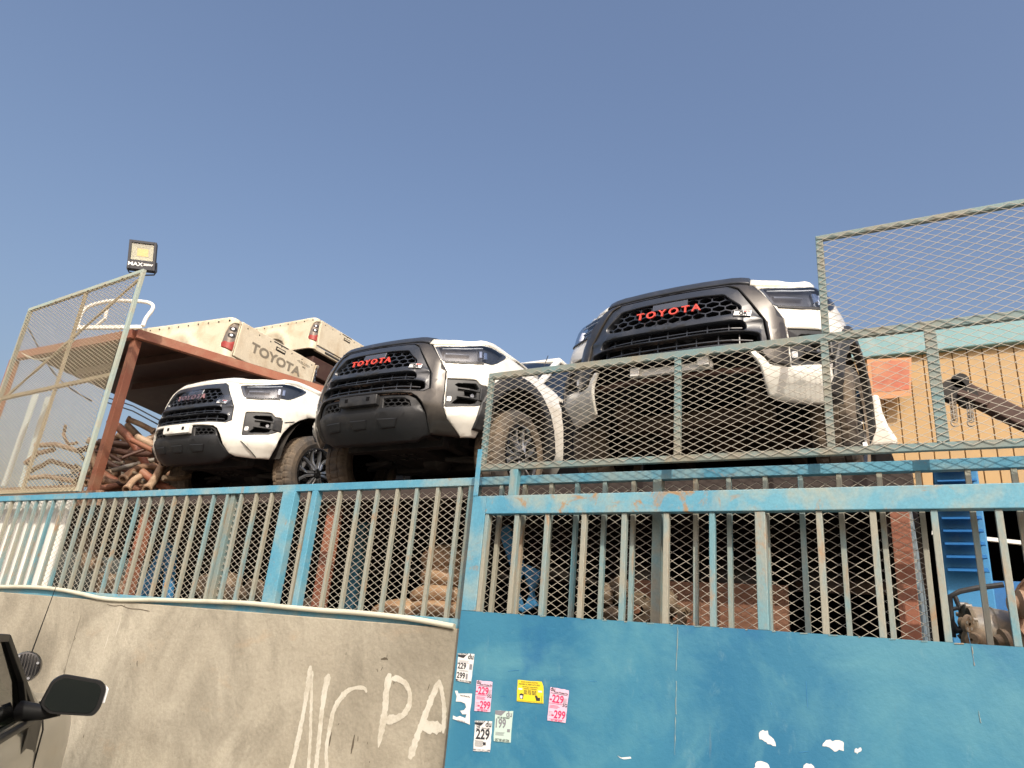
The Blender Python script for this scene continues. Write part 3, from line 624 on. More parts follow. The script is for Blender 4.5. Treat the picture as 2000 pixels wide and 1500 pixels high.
    patch('sensor_panel', simple('smoked_panel', (.06,.065,.08), .25, 0, .1, 3, coat=.5), [(-.115,.93),(.115,.93),(.115,.98),(-.115,.98)], off=-.012, thick=.01, bev=.003, parent=g)
    vs, fs = text_verts('TOYOTA', .074, .0014, .006, 1.0, sp=1.42)
    wv = max(v[0] for v in vs)-min(v[0] for v in vs); k = .415/wv; V = np.array(vs)
    cap = V[:, 1].max()-V[:, 1].min()
    # wide spacing: spread every letter from the middle
    Q = PS(V[:, 0]*k, .893+(V[:, 1]-(V[:, 1].max()+V[:, 1].min())/2)*(.052/cap), V[:, 2]+.004)
    MB().add(Q.tolist(), fs).build('lettering', M['red'] if kind != 'white' else M['greyred'], g)
    if kind == 'white':
        patch('plastic_wrap', M['bag'], [(-.16,.855),(-.02,.86),(.17,.85),(.18,.93),(.06,.985),(-.10,.98),(-.17,.93)], off=.018, thick=.004, bev=.002, parent=g)
        patch('plastic_wrap', M['bag'], [(.36,.82),(.50,.80),(.55,.86),(.50,.90),(.42,.88)], off=.02, thick=.004, bev=.002, parent=g)
    b = patch('badge', M['badgew'], [(.385,.802),(.485,.800),(.495,.838),(.395,.840)], off=.012, thick=.008, bev=.002, parent=g)
    patch('badge_red', M['red'], [(.445,.828),(.484,.826),(.488,.835),(.447,.836)], off=.0135, thick=.002, bev=0, parent=b)
    patch('badge_black', M['black'], [(.395,.829),(.440,.828),(.441,.836),(.397,.837)], off=.0135, thick=.002, bev=0, parent=b)
    vs, fs = text_verts('GR', .028, .0012, .0005, 1.3); V = np.array(vs); Q = PS(.44+V[:, 0], .8145+V[:, 1], V[:, 2]+.0145); MB().add(Q.tolist(), fs).build('badge_letters', M['ink'], b)
    # lamps
    for s in (1, -1):
        lp = [(s*u, z) for u, z in lamp]; cx, cz = s*.9, 1.01
        sh = lambda f, q=lp: [(cx+(u-cx)*f, cz+(z-cz)*f) for u, z in q]
        hd = patch('headlight', M['lampin'], sh(.995), off=-.05, thick=.01, bev=0, parent=root)
        patch('bezel', M['black'] if s*0 else M['lampin'], sh(.998), [sh(.90)], off=-.004, thick=.05, bev=.004, parent=hd)
        rf = [(.655,.958),(.84,.975),(.85,.99),(.72,.985),(.65,.975)]
        patch('reflector', M['lampgrey'], [(s*u, z) for u, z in rf], off=-.02, thick=.02, bev=.006, parent=hd)
        rf = [(.62,1.01),(.80,1.035),(.98,1.07),(.98,1.078),(.80,1.05),(.62,1.022)]
        patch('light_guide', M['badgew'], [(s*u, z) for u, z in rf], off=-.018, thick=.01, bev=.002, parent=hd)
        for q in (.945, .995): patch('projector', M['chrome'], [(s*(q+a), 1.005+b_) for a, b_ in ((-.014,-.035),(.016,-.03),(.02,.035),(-.012,.03))], off=-.016, thick=.03, bev=.004, parent=hd)
        patch('lens', M['lens'], sh(.992), off=.002, thick=.006, bev=.003, parent=hd)
        ribbons('lamp_trim', M['black'], [(s*.655,.884,s*.80,.893),(s*.80,.893,s*.90,.908),(s*.90,.908,s*.96,.922)], .014, .008, .02, hd)
        fg = [(s*u, z) for u, z in fog]; cx, cz = s*.85, .64
        fh = patch('fog_lamp_housing', bk, sh(.99, fg), [[(s*u, z) for u, z in q] for q in ([(.78,.715),(.91,.732),(.935,.70),(.93,.685),(.80,.675),(.76,.70)], [(.80,.60),(.93,.60),(.92,.575),(.88,.562),(.75,.545)], [(.83,.655),(.92,.665),(.92,.615),(.84,.61)])], off=-.012, thick=.05, bev=.005, parent=root, dome=lambda u, z: .02*np.clip((np.abs(u)-.88)/.1, 0, 1))
        patch('fog_lamp_back', M['void'], sh(.97, fg), off=-.055, thick=.01, bev=0, parent=fh)
        patch('sensor', M['badgew'] if kind != 'x' else bk, [(s*u, z) for u, z in rnd([(.71,.595),(.745,.60),(.745,.558),(.71,.553)], .01, 2)], off=-.004, thick=.01, bev=.003, parent=fh)
        patch('fog_lamp', M['lampgrey'], [(s*(.90+.018*math.cos(a)), .638+.018*math.sin(a)) for a in [i*math.pi/5 for i in range(10)]], off=-.03, thick=.02, bev=.002, parent=fh)
        for z in (.67, .605): ribbons('fin', bk, [(s*.78, z, s*.95, z+.004)], .010, .008, .03, fh)
        patch('outer_cover', bk, [(s*u, z) for u, z in rnd([(.945,.70),(1.02,.715),(1.025,.59),(.945,.60)], .01, 2)], off=.018, thick=.03, bev=.006, parent=fh)
    for s in (1, -1): ribbons('shut_line', M['ink'], [(s*1.035,.70,s*1.12,.735)], .005, .019, .006, root)
    # plate and lower bumper
    pm = {'white': M['badgewhite'], 'bronze': M['black'], 'bare': M['badgewhite']}[kind]
    if kind == 'bare':
        MB().box(-.25, .25, .10, .13, .535, .58).build('plate_bracket', pm, root, bevel=.004)
        MB().box(.17, .24, .07, .099, .545, .60).build('plate_bracket_end', pm, root, bevel=.004)
        MB().box(-.25, -.19, .07, .099, .53, .585).build('plate_bracket_end', pm, root, bevel=.004)
        MB().tube([(-.6,.22,.52),(-.3,.15,.52),(.3,.15,.52),(.6,.22,.52)], .02, 8).build('crash_bar', M['rustdark'], root, smooth=True)
    else:
        pl = patch('number_plate_holder', pm, rnd([(-.19,.500),(.19,.500),(.19,.578),(-.19,.578)], .006, 2), off=.03, thick=.04, bev=.003, parent=root)
        for u in (-.11, .11): patch('plate_slot', M['void'], [(u-.016,.53),(u+.016,.53),(u+.016,.56),(u-.016,.56)], off=.0315, thick=.002, bev=0, parent=pl)
        w = .56 if kind == 'bronze' else .50
        lo = sym([(0,.578),(.40,.568),(.45,.545),(w-.02,.48),(w+.02,.42),(.62,.335),(.56,.305),(.50,.275),(.25,.262),(0,.258)] if kind == 'white' else [(0,.586),(.42,.580),(.48,.56),(.52,.52),(.565,.455),(.60,.38),(.625,.315),(.57,.300),(.52,.272),(.25,.262),(0,.258)])
        m1 = [(.22,.553),(.39,.553),(.43,.535),(.45,.495),(.22,.487)]
        sk = patch('skid_plate', bk, lo, [m1, [(-u, z) for u, z in m1]], off=-.004, thick=.05, bev=.006, parent=root, dome=lambda u, z: -.015*np.clip((z-.47)/.02, 0, 1))
        for q in (m1, [(-u, z) for u, z in m1]):
            ribbons('lower_honeycomb', bk, hexsegs(q, .030, .6), .007, -.03, .02, sk)
        for u in (-.30, -.02, .26): patch('skid_recess', bk, [(u-.09,.405),(u+.09,.405),(u+.055,.345),(u-.075,.34)], off=.004, thick=.01, bev=.006, parent=sk)
    # hidden inner body, underside
    MB().box(-.56, .56, .24, 1.75, .46, 1.02).add([], []).build('inner_body', M['void'], root)
    MB().box(-.84, .84, 1.72, 4.9, .30, 1.12).build('shade_block', M['void'], root, bevel=.05)  # black box added so the gap behind the nose reads as shade
    MB().box(-.55, .55, .75, 1.71, .40, .455).build('engine_tray', M['under'], root)
    fs_ = MB()
    for s in (-1, 1): fs_.bar((s*.42,.35,.42), (s*.42,1.9,.40), .09, .12); fs_.bar((s*.30,.99,.34),(s*.68,.99,.33), .07, .04); fs_.bar((s*.30,.80,.30),(s*.68,.97,.30), .05, .035); fs_.tube([(s*.2,.85,.33),(s*.66,.90,.33)], .018, 8); fs_.tube([(s*.56,.99,.35),(s*.54,.99,.62)], .045, 10)
    fs_.bar((-.5,.52,.36),(.5,.52,.36), .08, .10); fs_.bar((-.46,1.15,.33),(.46,1.15,.33), .10, .08)
    fs_.box(-.26,.26,.55,1.05,.31,.42); fs_.lathe([(-.12,.02),(-.10,.11),(.05,.13),(.12,.06),(.14,.01)], (.12,.95,.36), 'X', 16)
    for i in range(3):
        for j in range(2): fs_.box(-.12+i*.09,-.06+i*.09,.60+j*.12,.66+j*.12,.298,.309)
    fs_.build('undercarriage', M['under'] if kind != 'bare' else M['underbrown'], root, bevel=.008)
    for s in (-1, 1):
        MB().add([(s*x_, .0+1.0+.47*math.cos(a), .38+.55*math.sin(a)) for x_ in (.58, .885) for a in [math.pi*i/14 for i in range(15)]], [(i, i+1, i+16, i+15) for i in range(14)]).build('wheel_arch_liner', M['under'], root)
        wheel(root, s, z=.385 if kind == 'bare' else .350, black=kind == 'bare')
        if kind != 'white':
            ou = arch(WA+.075, WB+.105, 18); inn = arch(WA-.012, WB-.012, 18)
            ring = ou+[(UC-WA-.06,.385),(UC-WA+.02,.385)]+inn[::-1] if False else ou+inn[::-1]
            patch('wheel_arch_flare', bk, [(s*u, z) for u, z in ring], off=.035, thick=.05, bev=.01, step=.03, parent=root)
    # bonnet
    nU, nV = 44, 14; V = []; F = []
    zt = lambda a: float(np.interp(a, [0,.36,.46,.545,.78,.98,1.15,1.30], [1.074,1.068,1.057,1.040,1.088,1.128,1.152,1.158]))
    for j in range(nV+1):
        v = j/nV
        for i in range(nU+1):
            u = (2*i/nU-1)*1.42; a = abs(u)
            f0 = Vector(PS(u, zt(a)+.002, .008)); s = 1 if u >= 0 else -1
            rr = Vector((u/1.42*.74, 1.55-.10*(a/1.42)**2, 1.235+.045*(1-(a/1.42)**2)))
            t = v**1.3; q = f0.lerp(rr, t)
            q.z += .075*math.sin(math.pi*min(1, v*1.0)**.55)*(1-.55*(a/1.42)**3) - .0*t
            q.z = max(q.z, f0.z)
            V.append(q)
    for j in range(nV):
        for i in range(nU): a = j*(nU+1)+i; F.append((a, a+1, a+nU+2, a+nU+1))
    if kind != 'white':
        Fd = [f for f in F if f[0]//(nU+1) < 4 and abs(((f[0] % (nU+1))+.5)/nU*2-1)*1.42 < .50]
        F = [f for f in F if f not in set(Fd)]
        V2 = [q+Vector((0, -.006, .008)) for q in V]
        og = MB().add(V2, Fd).build('bonnet_garnish', M['grille'], root, smooth=True); sd = og.modifiers.new('thick', 'SOLIDIFY'); sd.thickness = .035; sd.offset = -1
        bv = og.modifiers.new('b', 'BEVEL'); bv.width = .008; bv.segments = 2
    ob = MB().add(V, F).build('bonnet', wh, root, smooth=True)
    sd = ob.modifiers.new('thick', 'SOLIDIFY'); sd.thickness = .012; sd.offset = -1
    # cab above the waistline
    cab = MB(); pil = [((-.70,1.52,1.19),(-.56,2.12,1.70)), ((.70,1.52,1.19),(.56,2.12,1.70)), ((-.56,2.12,1.70),(-.56,3.2,1.74)), ((.56,2.12,1.70),(.56,3.2,1.74)), ((-.56,2.12,1.70),(.56,2.12,1.70)), ((-.56,3.2,1.74),(-.62,3.4,1.15)), ((.56,3.2,1.74),(.62,3.4,1.15))]
    for a, b_ in pil: cab.bar(a, b_, .07, .05)
    cab.box(-.58,.58,2.12,3.25,1.70,1.745); cab.box(-.78,-.70,1.55,3.4,.95,1.18); cab.box(.70,.78,1.55,3.4,.95,1.18)
    cab.build('cab_shell', wh, root, bevel=.02, seg=3)
    MB().add([(-.68,1.50,1.21),(.68,1.50,1.21),(.54,2.10,1.69),(-.54,2.10,1.69),(0,1.44,1.23),(0,2.05,1.71)], [(0,4,5,3),(4,1,2,5)]).build('windscreen', M['glass'], root, smooth=True)
    MB().box(-.66,.66,1.62,3.3,.9,1.16).build('cabin_interior', M['void'], root)
    for s in (-1, 1): MB().add([(s*.69,1.62,1.2),(s*.70,3.35,1.2),(s*.58,3.15,1.68),(s*.57,2.16,1.68)], [(0,1,2,3)]).build('side_window', M['glass'], root)
    MB().tube([(.62,1.62,1.22),(.62,1.80,1.62)], .004, 6).build('aerial', M['black'], root)
    return root
M['badgewhite'] = simple('white_plate', (.78,.77,.72), .4, 0, .03, 4)
M['greyred'] = simple('wrapped_grey_red_letters', (.30,.16,.17), .4, 0, .3, 20)
M['underbrown'] = simple('dusty_brown_underbody', (.045,.028,.017), .8, 0, .5, 5, bmp=.4, dust=(.12,.08,.05), damt=(.5,.85))
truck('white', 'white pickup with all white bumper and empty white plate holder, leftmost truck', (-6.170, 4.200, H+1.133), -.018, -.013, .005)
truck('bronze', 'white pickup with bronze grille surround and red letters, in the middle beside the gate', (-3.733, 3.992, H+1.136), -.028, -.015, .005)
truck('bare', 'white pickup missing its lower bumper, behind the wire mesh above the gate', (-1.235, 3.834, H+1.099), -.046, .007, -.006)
# ------------------------------------------------------------ raised deck the trucks stand on
DZ = H+1.10
def deck():
    root = empty('vehicle_deck', (-6, 4.3, 0)); tag(root, 'raised dark steel deck carrying the white trucks behind the railing', 'platform')
    I = Matrix.Translation(-Vector(root.location))
    def B(o): o.parent = root; o.matrix_parent_inverse = I; return o
    z = DZ
    B(MB().box(-14, -6.92, 4.12, 4.169, z-.02, z).build('deck_plate', M['rustdark'])); B(MB().box(-14, -6.92, 4.08, 4.119, z-.15, z).build('edge_beam', M['brown'], bevel=.006))
    B(MB().box(-14, -.02, 4.17, 13.8, z-.02, z).build('deck_plate', M['rustdark']))
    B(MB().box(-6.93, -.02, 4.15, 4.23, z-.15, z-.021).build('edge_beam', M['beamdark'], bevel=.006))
    j = MB()
    for i in range(12): j.box(-13.5+i*1.2, -13.42+i*1.2, 4.24, 13.5, z-.14, z-.021)
    B(j.build('joist', M['rustdark']))
    for x in (-12.2, -9.3, -6.4, -4.05, -.10): B(MB().box(x-.045, x+.045, 4.24, 4.325, 0, z-.151).build('post', M['rustbeam'], bevel=.004))
    B(MB().box(-14, .0, 9.6, 9.7, 0, z-.151).build('shade_backing', M['void']))  # near-black sheet standing in for the deep shade under the deck
    B(MB().box(-.06, -.045, 4.34, 9.6, .2, z-.151).build('side_sheet', M['sidesheet']))
M['sidesheet'] = weathered('grey_blue_sheet', (.16,.24,.30), (.22,.30,.34), (.32,.31,.27), (.2,.14,.1), (.45,.7), (.7,.8), sc=2)
deck()
# ------------------------------------------------------------ rust red rack, beds on it
def rack():
    zt = H+3.0; A = Vector((-7.50, 4.32, zt)); D = Vector((.36, .933, 0)).normalized(); Lf = Vector((-1, -.02, 0))
    root = empty('storage_rack', (A.x, A.y, DZ)); tag(root, 'rust red steel storage rack holding cream pickup beds', 'rack')
    I = Matrix.Translation(-Vector(root.location))
    def B(o): o.parent = root; o.matrix_parent_inverse = I; return o
    E = A+D*4.6; Fp = A+Lf*2.35; Gp = E+Lf*5.0
    zz = Vector((0, 0, -.053))
    B(MB().bar(A+zz, E+zz, .07, .105).build('beam', M['rustbeam'], bevel=.005))
    B(MB().bar(A+zz+Lf*.04, Fp+zz, .07, .105).build('beam', M['rustbeam'], bevel=.005))
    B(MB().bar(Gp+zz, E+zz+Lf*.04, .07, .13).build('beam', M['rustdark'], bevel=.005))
    q = [A+Vector((-.03,.03,.004)), E+Vector((-.03,-.03,.004)), Gp+Vector((0,0,.004)), Fp+Vector((0,.03,.004))]
    mb = MB(); mb.add([p for p in q]+[p+Vector((0,0,.02)) for p in q], [(0,1,2,3),(7,6,5,4),(0,4,5,1),(1,5,6,2),(2,6,7,3),(3,7,4,0)]); B(mb.build('roof_plate', M['rustdark']))
    for k in range(1, 7): a = A+D*k*.7+zz; B(MB().bar(a+Lf*.04, a+Lf*2.4, .05, .09).build('joist', M['rustdark']))
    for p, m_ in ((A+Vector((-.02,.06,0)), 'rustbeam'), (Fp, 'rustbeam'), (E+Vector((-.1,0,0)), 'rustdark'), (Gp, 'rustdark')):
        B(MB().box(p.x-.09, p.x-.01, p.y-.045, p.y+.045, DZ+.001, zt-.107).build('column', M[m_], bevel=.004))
    B(MB().box(A.x-.17, A.x+.13, A.y-.07, A.y+.19, DZ+.001, DZ+.02).build('base_plate', M['rustbeam'], bevel=.003))
    B(MB().bar(Vector((A.x-.1, 4.26, DZ+.065)), Vector((-11, 4.26, DZ+.065)), .08, .09).build('beam', M['brown'], bevel=.004))
    return A, D
A_, D_ = rack()
def bed(loc, rot, label, letters=True, scale=1.0):
    """local x runs along the tailgate, y into the bed, z up"""
    root = empty('pickup_bed', loc); root.rotation_euler = rot; tag(root, label, 'truck bed', 'cream pickup beds on the rust red rack'); root.scale = (scale,)*3
    c = M['cream']; W_, L_ = 1.46, 2.1
    Rr = .11
    def corner(x, s):
        def fn(a, z, o):
            a = np.asarray(a); z = np.asarray(z); f = np.clip(a-.012, 0, None); q = np.clip(f, 0, Rr*math.pi/2); th = q/Rr
            px_ = np.minimum(a, .012)+Rr*np.sin(th); py_ = Rr*(1-np.cos(th))+np.clip(f-Rr*math.pi/2, 0, None)
            nx, ny = np.sin(th), -np.cos(th)
            return np.stack([x+s*(px_+nx*o), -.022+py_+ny*o, z], -1)
        return fn
    for x, s in ((0, -1), (W_, 1)):
        fn = corner(x, s); end = L_+.1
        skin = [(.002,-.10),(end,-.10),(end,.505),(.20,.505),(.10,.500),(.04,.485),(.002,.47)]
        if True: skin = [(.002,-.10)]+[(k*.1,-.10) for k in range(3,7)]+[(1.12+.40*math.cos(t), -.10+.30*math.sin(t)) for t in [math.pi-k*math.pi/12 for k in range(13)]]+skin[1:]
        lo = rnd([(.012,.035),(.20,.075),(.215,.14),(.19,.28),(.15,.38),(.10,.43),(.012,.44)], .03, 3)
        sp = patch('side_panel', c, skin, [lo], off=0, thick=.03, bev=.006, step=.04, parent=root, fn=fn, dome=lambda a, z: .03*np.exp(-((np.hypot(a-1.12, z+.10)-.42)/.07)**2)+.012*np.exp(-((z-.475)/.02)**2))
        cx, cz = .11, .24; sh = lambda f: [(cx+(a-cx)*f, cz+(z-cz)*f) for a, z in lo]
        tl = patch('tail_light', M['lampshell'], sh(.97), off=-.008, thick=.03, bev=.008, parent=root, fn=fn)
        patch('red_lens', M['redlens'], rnd([(.022,.050),(.195,.085),(.205,.14),(.16,.165),(.09,.15),(.022,.19)], .01, 2), off=.002, thick=.01, bev=.004, parent=tl, fn=fn)
        for z_ in (.255, .345):
            patch('bulb_socket', M['under'], [(.085+.052*math.cos(t), z_+.034*math.sin(t)) for t in [k*math.pi/8 for k in range(16)]], off=-.004, thick=.01, bev=0, parent=tl, fn=fn)
            patch('bulb', M['chrome'], [(.088+.022*math.cos(t), z_+.018*math.sin(t)) for t in [k*math.pi/5 for k in range(10)]], off=.0, thick=.01, bev=.003, parent=tl, fn=fn)
        for k in range(9): 
            a = .16+k*.2; patch('rivet_hole', M['void'], [(a+.011*math.cos(t), .452+.011*math.sin(t)) for t in [q*math.pi/4 for q in range(8)]], off=.010, thick=.004, bev=0, parent=sp, fn=fn)
    tg = MB().box(.012, W_-.012, -.022, .03, .0, .495).build('tailgate', c, root, bevel=.012, seg=3)
    if letters:
        vs, fs = text_verts('TOYOTA', .19, .006, .002, 1.0); V = np.array(vs); k = .95/(V[:, 0].max()-V[:, 0].min()); cap = V[:, 1].max()-V[:, 1].min()
        MB().add([(.72+a*k, -.0245-z_, .235+b*.135/cap) for a, b, z_ in vs], fs).build('tailgate_lettering', M['greyletter'], tg)
        for tx, xx, zz_, sz in (('<HILUX>', 1.22, .39, .055), ('SR5', 1.24, .34, .035)):
            vs, fs = text_verts(tx, sz, .001, .001, 1.2); MB().add([(xx+a, -.0235-z_, zz_+b) for a, b, z_ in vs], fs).build('tailgate_lettering', M['greyletter'], tg)
    MB().box(.66, .84, -.024, -.0222, .365, .425).build('handle_recess', M['under'], tg); MB().box(.68, .82, -.034, -.0245, .385, .408).build('handle', c, tg, bevel=.004)
    MB().box(.60, .88, -.0235, -.0222, .462, .480).build('upper_slot', M['under'], tg)
    for i in range(7): MB().lathe([(0,.001),(0,.011)], (.12+i*.21, -.0232, .44 if i != 3 else .455), 'Y', 8).build('rivet_hole', M['void'], tg)
    MB().box(.02, W_-.02, .0, .06, -.10, -.012).build('rear_sill', c, root, bevel=.01)
    MB().box(.25, .7, -.004, -.001, -.075, -.035).build('sill_slot', M['under'], root)
    MB().box(.01, W_-.01, .03, L_, -.06, -.02).build('bed_floor', M['under'], root)
    MB().box(-.1, W_+.1, L_-.03, L_, -.06, .5).build('front_board', c, root, bevel=.01)
    for x, s in ((0, -1), (W_, 1)): MB().box(x-.03 if s < 0 else x, x if s < 0 else x+.03, .03, L_, -.02, .49).build('inner_side', c, root)
    return root
M['lampshell'] = simple('smoky_tail_lamp_shell', (.22,.18,.145), .25, .3, .35, 14, coat=.5)
bed((-7.655, 5.704, H+3.264), (.0384, .0204, 1.604), 'cream pickup bed with TOYOTA in grey on its tailgate, on the rust red rack', True)
bed((-9.30, 8.62, H+4.86), (-.011, -.008, 1.603), 'cream pickup bed with no lettering in view, behind the lettered one', False)
def bed_prop():
    p = Vector((-9.3, 8.6, H+3.02)); root = empty('bed_stack', p); tag(root, 'stack of steel pallets under the rear cream pickup bed', 'pallets')
    for k in range(4): MB().box(-1.9, -.05, .05, 1.4, k*.43, k*.43+.36).build('pallet_frame', M['rustdark'], root, bevel=.02)
bed_prop()
# white tubular ladder bar on the rack
def ladder_bar():
    Y = 5.0; root = empty('roll_bar', at(215, 640, Y)); tag(root, 'white tubular roll bar standing on the front edge of the rack roof', 'roll bar'); I = Matrix.Translation(-Vector(root.location))
    pts = [(150,645),(158,615),(175,598),(215,588),(255,588),(285,590),(298,596),(297,606),(285,622),(278,640)]
    P3 = [at(x, y, Y+.5*(x-150)/150) for x, y in pts]; q = []
    for i in range(len(P3)-1):
        for j in range(4):
            s = j/4; a = P3[max(i-1,0)]; b = P3[i]; c = P3[i+1]; d = P3[min(i+2, len(P3)-1)]
            q.append(.5*((2*b)+(c-a)*s+(2*a-5*b+4*c-d)*s*s+(3*b-a-3*c+d)*s**3))
    o = MB().tube(q, .028, 10).build('hoop', M['badgewhite'], None, smooth=True); o.parent = root; o.matrix_parent_inverse = I
    o = MB().tube([at(210,600,Y+.2), at(205,622,Y+.2), at(190,636,Y+.2)], .025, 8).build('brace', M['badgewhite'], None, smooth=True); o.parent = root; o.matrix_parent_inverse = I
    o = MB().bar(at(150,640,Y), at(278,639,Y+.5), .05, .05).build('crossbar', M['badgewhite'], None); o.parent = root; o.matrix_parent_inverse = I
ladder_bar()
def rack_panel():
    z = H+3.03; mb = MB(); vs = [(-9.5,4.6,z),(-7.7,4.55,z),(-7.45,5.1,z+.02),(-9.4,5.3,z+.02)]
    mb.add(vs+[(a,b,c+.05) for a,b,c in vs], [(3,2,1,0),(4,5,6,7),(0,1,5,4),(1,2,6,5),(2,3,7,6),(3,0,4,7)])
    tag(mb.build('body_panel', M['cream'], None, bevel=.015), 'flat cream body panel lying on the front corner of the rack roof', 'car part')
rack_panel()
# ------------------------------------------------------------ mesh screen with the floodlight
def screen():
    Y = FEN; x0, x1 = -8.87, -6.815; z0, z1 = H+1.02, H+3.32
    root = empty('mesh_screen', ((x0+x1)/2, Y, z0)); tag(root, 'tall pale steel mesh screen standing on the left end of the railing', 'screen'); I = Matrix.Translation(-Vector(root.location))
    def B(o): o.parent = root; o.matrix_parent_inverse = I; return o
    zl = z1-.12
    B(MB().bar((x1, Y+.02, z0), (x1, Y+.02, z1), .04, .04).build('frame_post', M['screenpost'], bevel=.004))
    B(MB().bar((x0, Y+.02, z0), (x0, Y+.02, zl), .04, .04).build('frame_post', M['screenpost'], bevel=.004))
    B(MB().bar((x0-.02, Y+.02, zl+.02), (x1+.02, Y+.02, z1+.02), .04, .04).build('frame_rail', M['screenpost'], bevel=.004))
    B(MB().bar((x0+.022, Y+.02, z0+.02), (x1-.022, Y+.02, z0+.02), .04, .04).build('frame_rail', M['wiredark'], bevel=.004))
    B(MB().bar((x0+.022, Y+.026, H+2.12), (x1-.022, Y+.026, H+2.19), .035, .04).build('frame_rail', M['wiredark'], bevel=.004))
    B(MB().bar((-7.80, Y+.03, z0+.04), (-7.80, Y+.03, z1-.05), .035, .03).build('frame_post', M['wiredark'], bevel=.004))
    B(MB().bar((x0+.03, Y+.034, H+2.1), (x1-.05, Y+.034, z1-.05), .02, .02).build('brace', M['wiredark']))
    B(MB().box(x0-.07, x0-.022, Y-.02, Y+.05, H+2.0, H+2.10).build('hinge', M['pvc'], bevel=.004))
    B(expanded(x0, x1, z0, zl, Y-.003, .070, .036, 'wire_mesh', M['wiredark'], None, .0055, .004))
    # wedge of mesh under the sloping top rail
    mb = MB(); n = 48
    for i in range(n):
        x = x0+(x1-x0)*i/n; zt_ = zl+(z1-zl)*i/n; j = 0
        z = zl
        while z < zt_-.01:
            s = 1 if (i+j) % 2 else -1
            mb.bar((x, Y-.003, z+.010-s*.010), (x+(x1-x0)/n, Y-.003, z+.010+s*.010), .004, .0042, (0, 1, 0)); z += .018; j += 1
    B(mb.build('wire_mesh', M['wiredark']))
M['screenpost'] = weathered('grey_green_post', (.34,.42,.38), (.38,.44,.38), (.42,.38,.28), (.3,.2,.12), (.45,.7), (.66,.75), sc=4)
screen()
def floodlight():
    a, b, c_, d = at(253,468,FEN-.02), at(307,475,FEN+.17), at(302,530,FEN+.20), at(248,524,FEN+.01)
    cen = (a+b+c_+d)/4; X = (b-a+c_-d).normalized(); Zv = (a-d+b-c_).normalized(); Yv = Zv.cross(X).normalized(); w = ((b-a).length+(c_-d).length)/2; h = ((a-d).length+(b-c_).length)/2
    root = empty('floodlight', Vector((-6.80, FEN+.02, H+3.345))); tag(root, 'black square LED floodlight lettered MAX 200W on top of the mesh screen post', 'floodlight'); I = Matrix.Translation(-Vector(root.location))
    def B(o): o.parent = root; o.matrix_parent_inverse = I; return o
    def T(x, y, z): return cen + X*x*w/2 + Yv*y + Zv*z*h/2
    if Yv.y < 0: Yv = -Yv
    def bx(x0, x1, y0, y1, z0, z1):
        V = [T(x, y, z) for z in (z0, z1) for x, y in ((x0,y0),(x1,y0),(x1,y1),(x0,y1))]
        return MB().add(V, [(0,3,2,1),(4,5,6,7),(0,1,5,4),(1,2,6,5),(2,3,7,6),(3,0,4,7)])
    hs = bx(-1, 1, .03, .05, -1, 1); 
    for q in ((-1,-.80,-1,1),(.80,1,-1,1),(-.799,.799,.82,1),(-.799,.799,-1,-.36)): k = bx(q[0], q[1], -.012, .0299, q[2], q[3]); hs.add(k.v, k.f)
    B(hs.build('housing', M['ink'], bevel=.003))
    # tray reflector with sloping sides
    o4 = [T(*p) for p in ((-.80,.0,-.36),(.80,.0,-.36),(.80,.0,.82),(-.80,.0,.82))]; i4 = [T(*p) for p in ((-.42,.026,-.02),(.42,.026,-.02),(.42,.026,.55),(-.42,.026,.55))]
    B(MB().add(o4+i4, [(0,1,5,4),(1,2,6,5),(2,3,7,6),(3,0,4,7),(4,5,6,7)]).build('reflector', M['refl']))
    B(bx(-.40, .40, .018, .025, 0, .53).build('led_chip', M['led']))
    gl = bx(-.80, .80, -.002, -.0005, -.36, .82); B(gl.build('front_glass', M['softlens']))
    for tx, cx, cz, sz, sx in (('MAX', -.42, -.68, .062, 1.1), ('200W', .50, -.66, .036, 1.0)):
        vs, fs = text_verts(tx, sz, .001, 0, sx); B(MB().add([T(cx+x/(w/2), -.0135, cz+y/(h/2)) for x, y, z in vs], fs).build('lettering', M['badgewhite']))
    br = MB(); br.tube([T(-1.03,.05,-.25), T(-1.06,.05,-.85), T(-.9,.05,-1.1), T(0,.05,-1.22), T(.9,.05,-1.1), T(1.06,.05,-.85), T(1.03,.05,-.25)], .008, 6); B(br.build('bracket', M['grille']))
    B(MB().tube([T(0,.05,-1.2), Vector((-6.80, FEN+.02, H+3.345))], .012, 8).build('bolt', M['alloy']))
M['refl'] = simple('pale_reflector_tray', (.30,.29,.21), .8, 0, .05, 10, spec=.1); M['led'] = simple('yellow_led_chip', (.60,.36,.01), .8, 0, .05, 60)
floodlight()
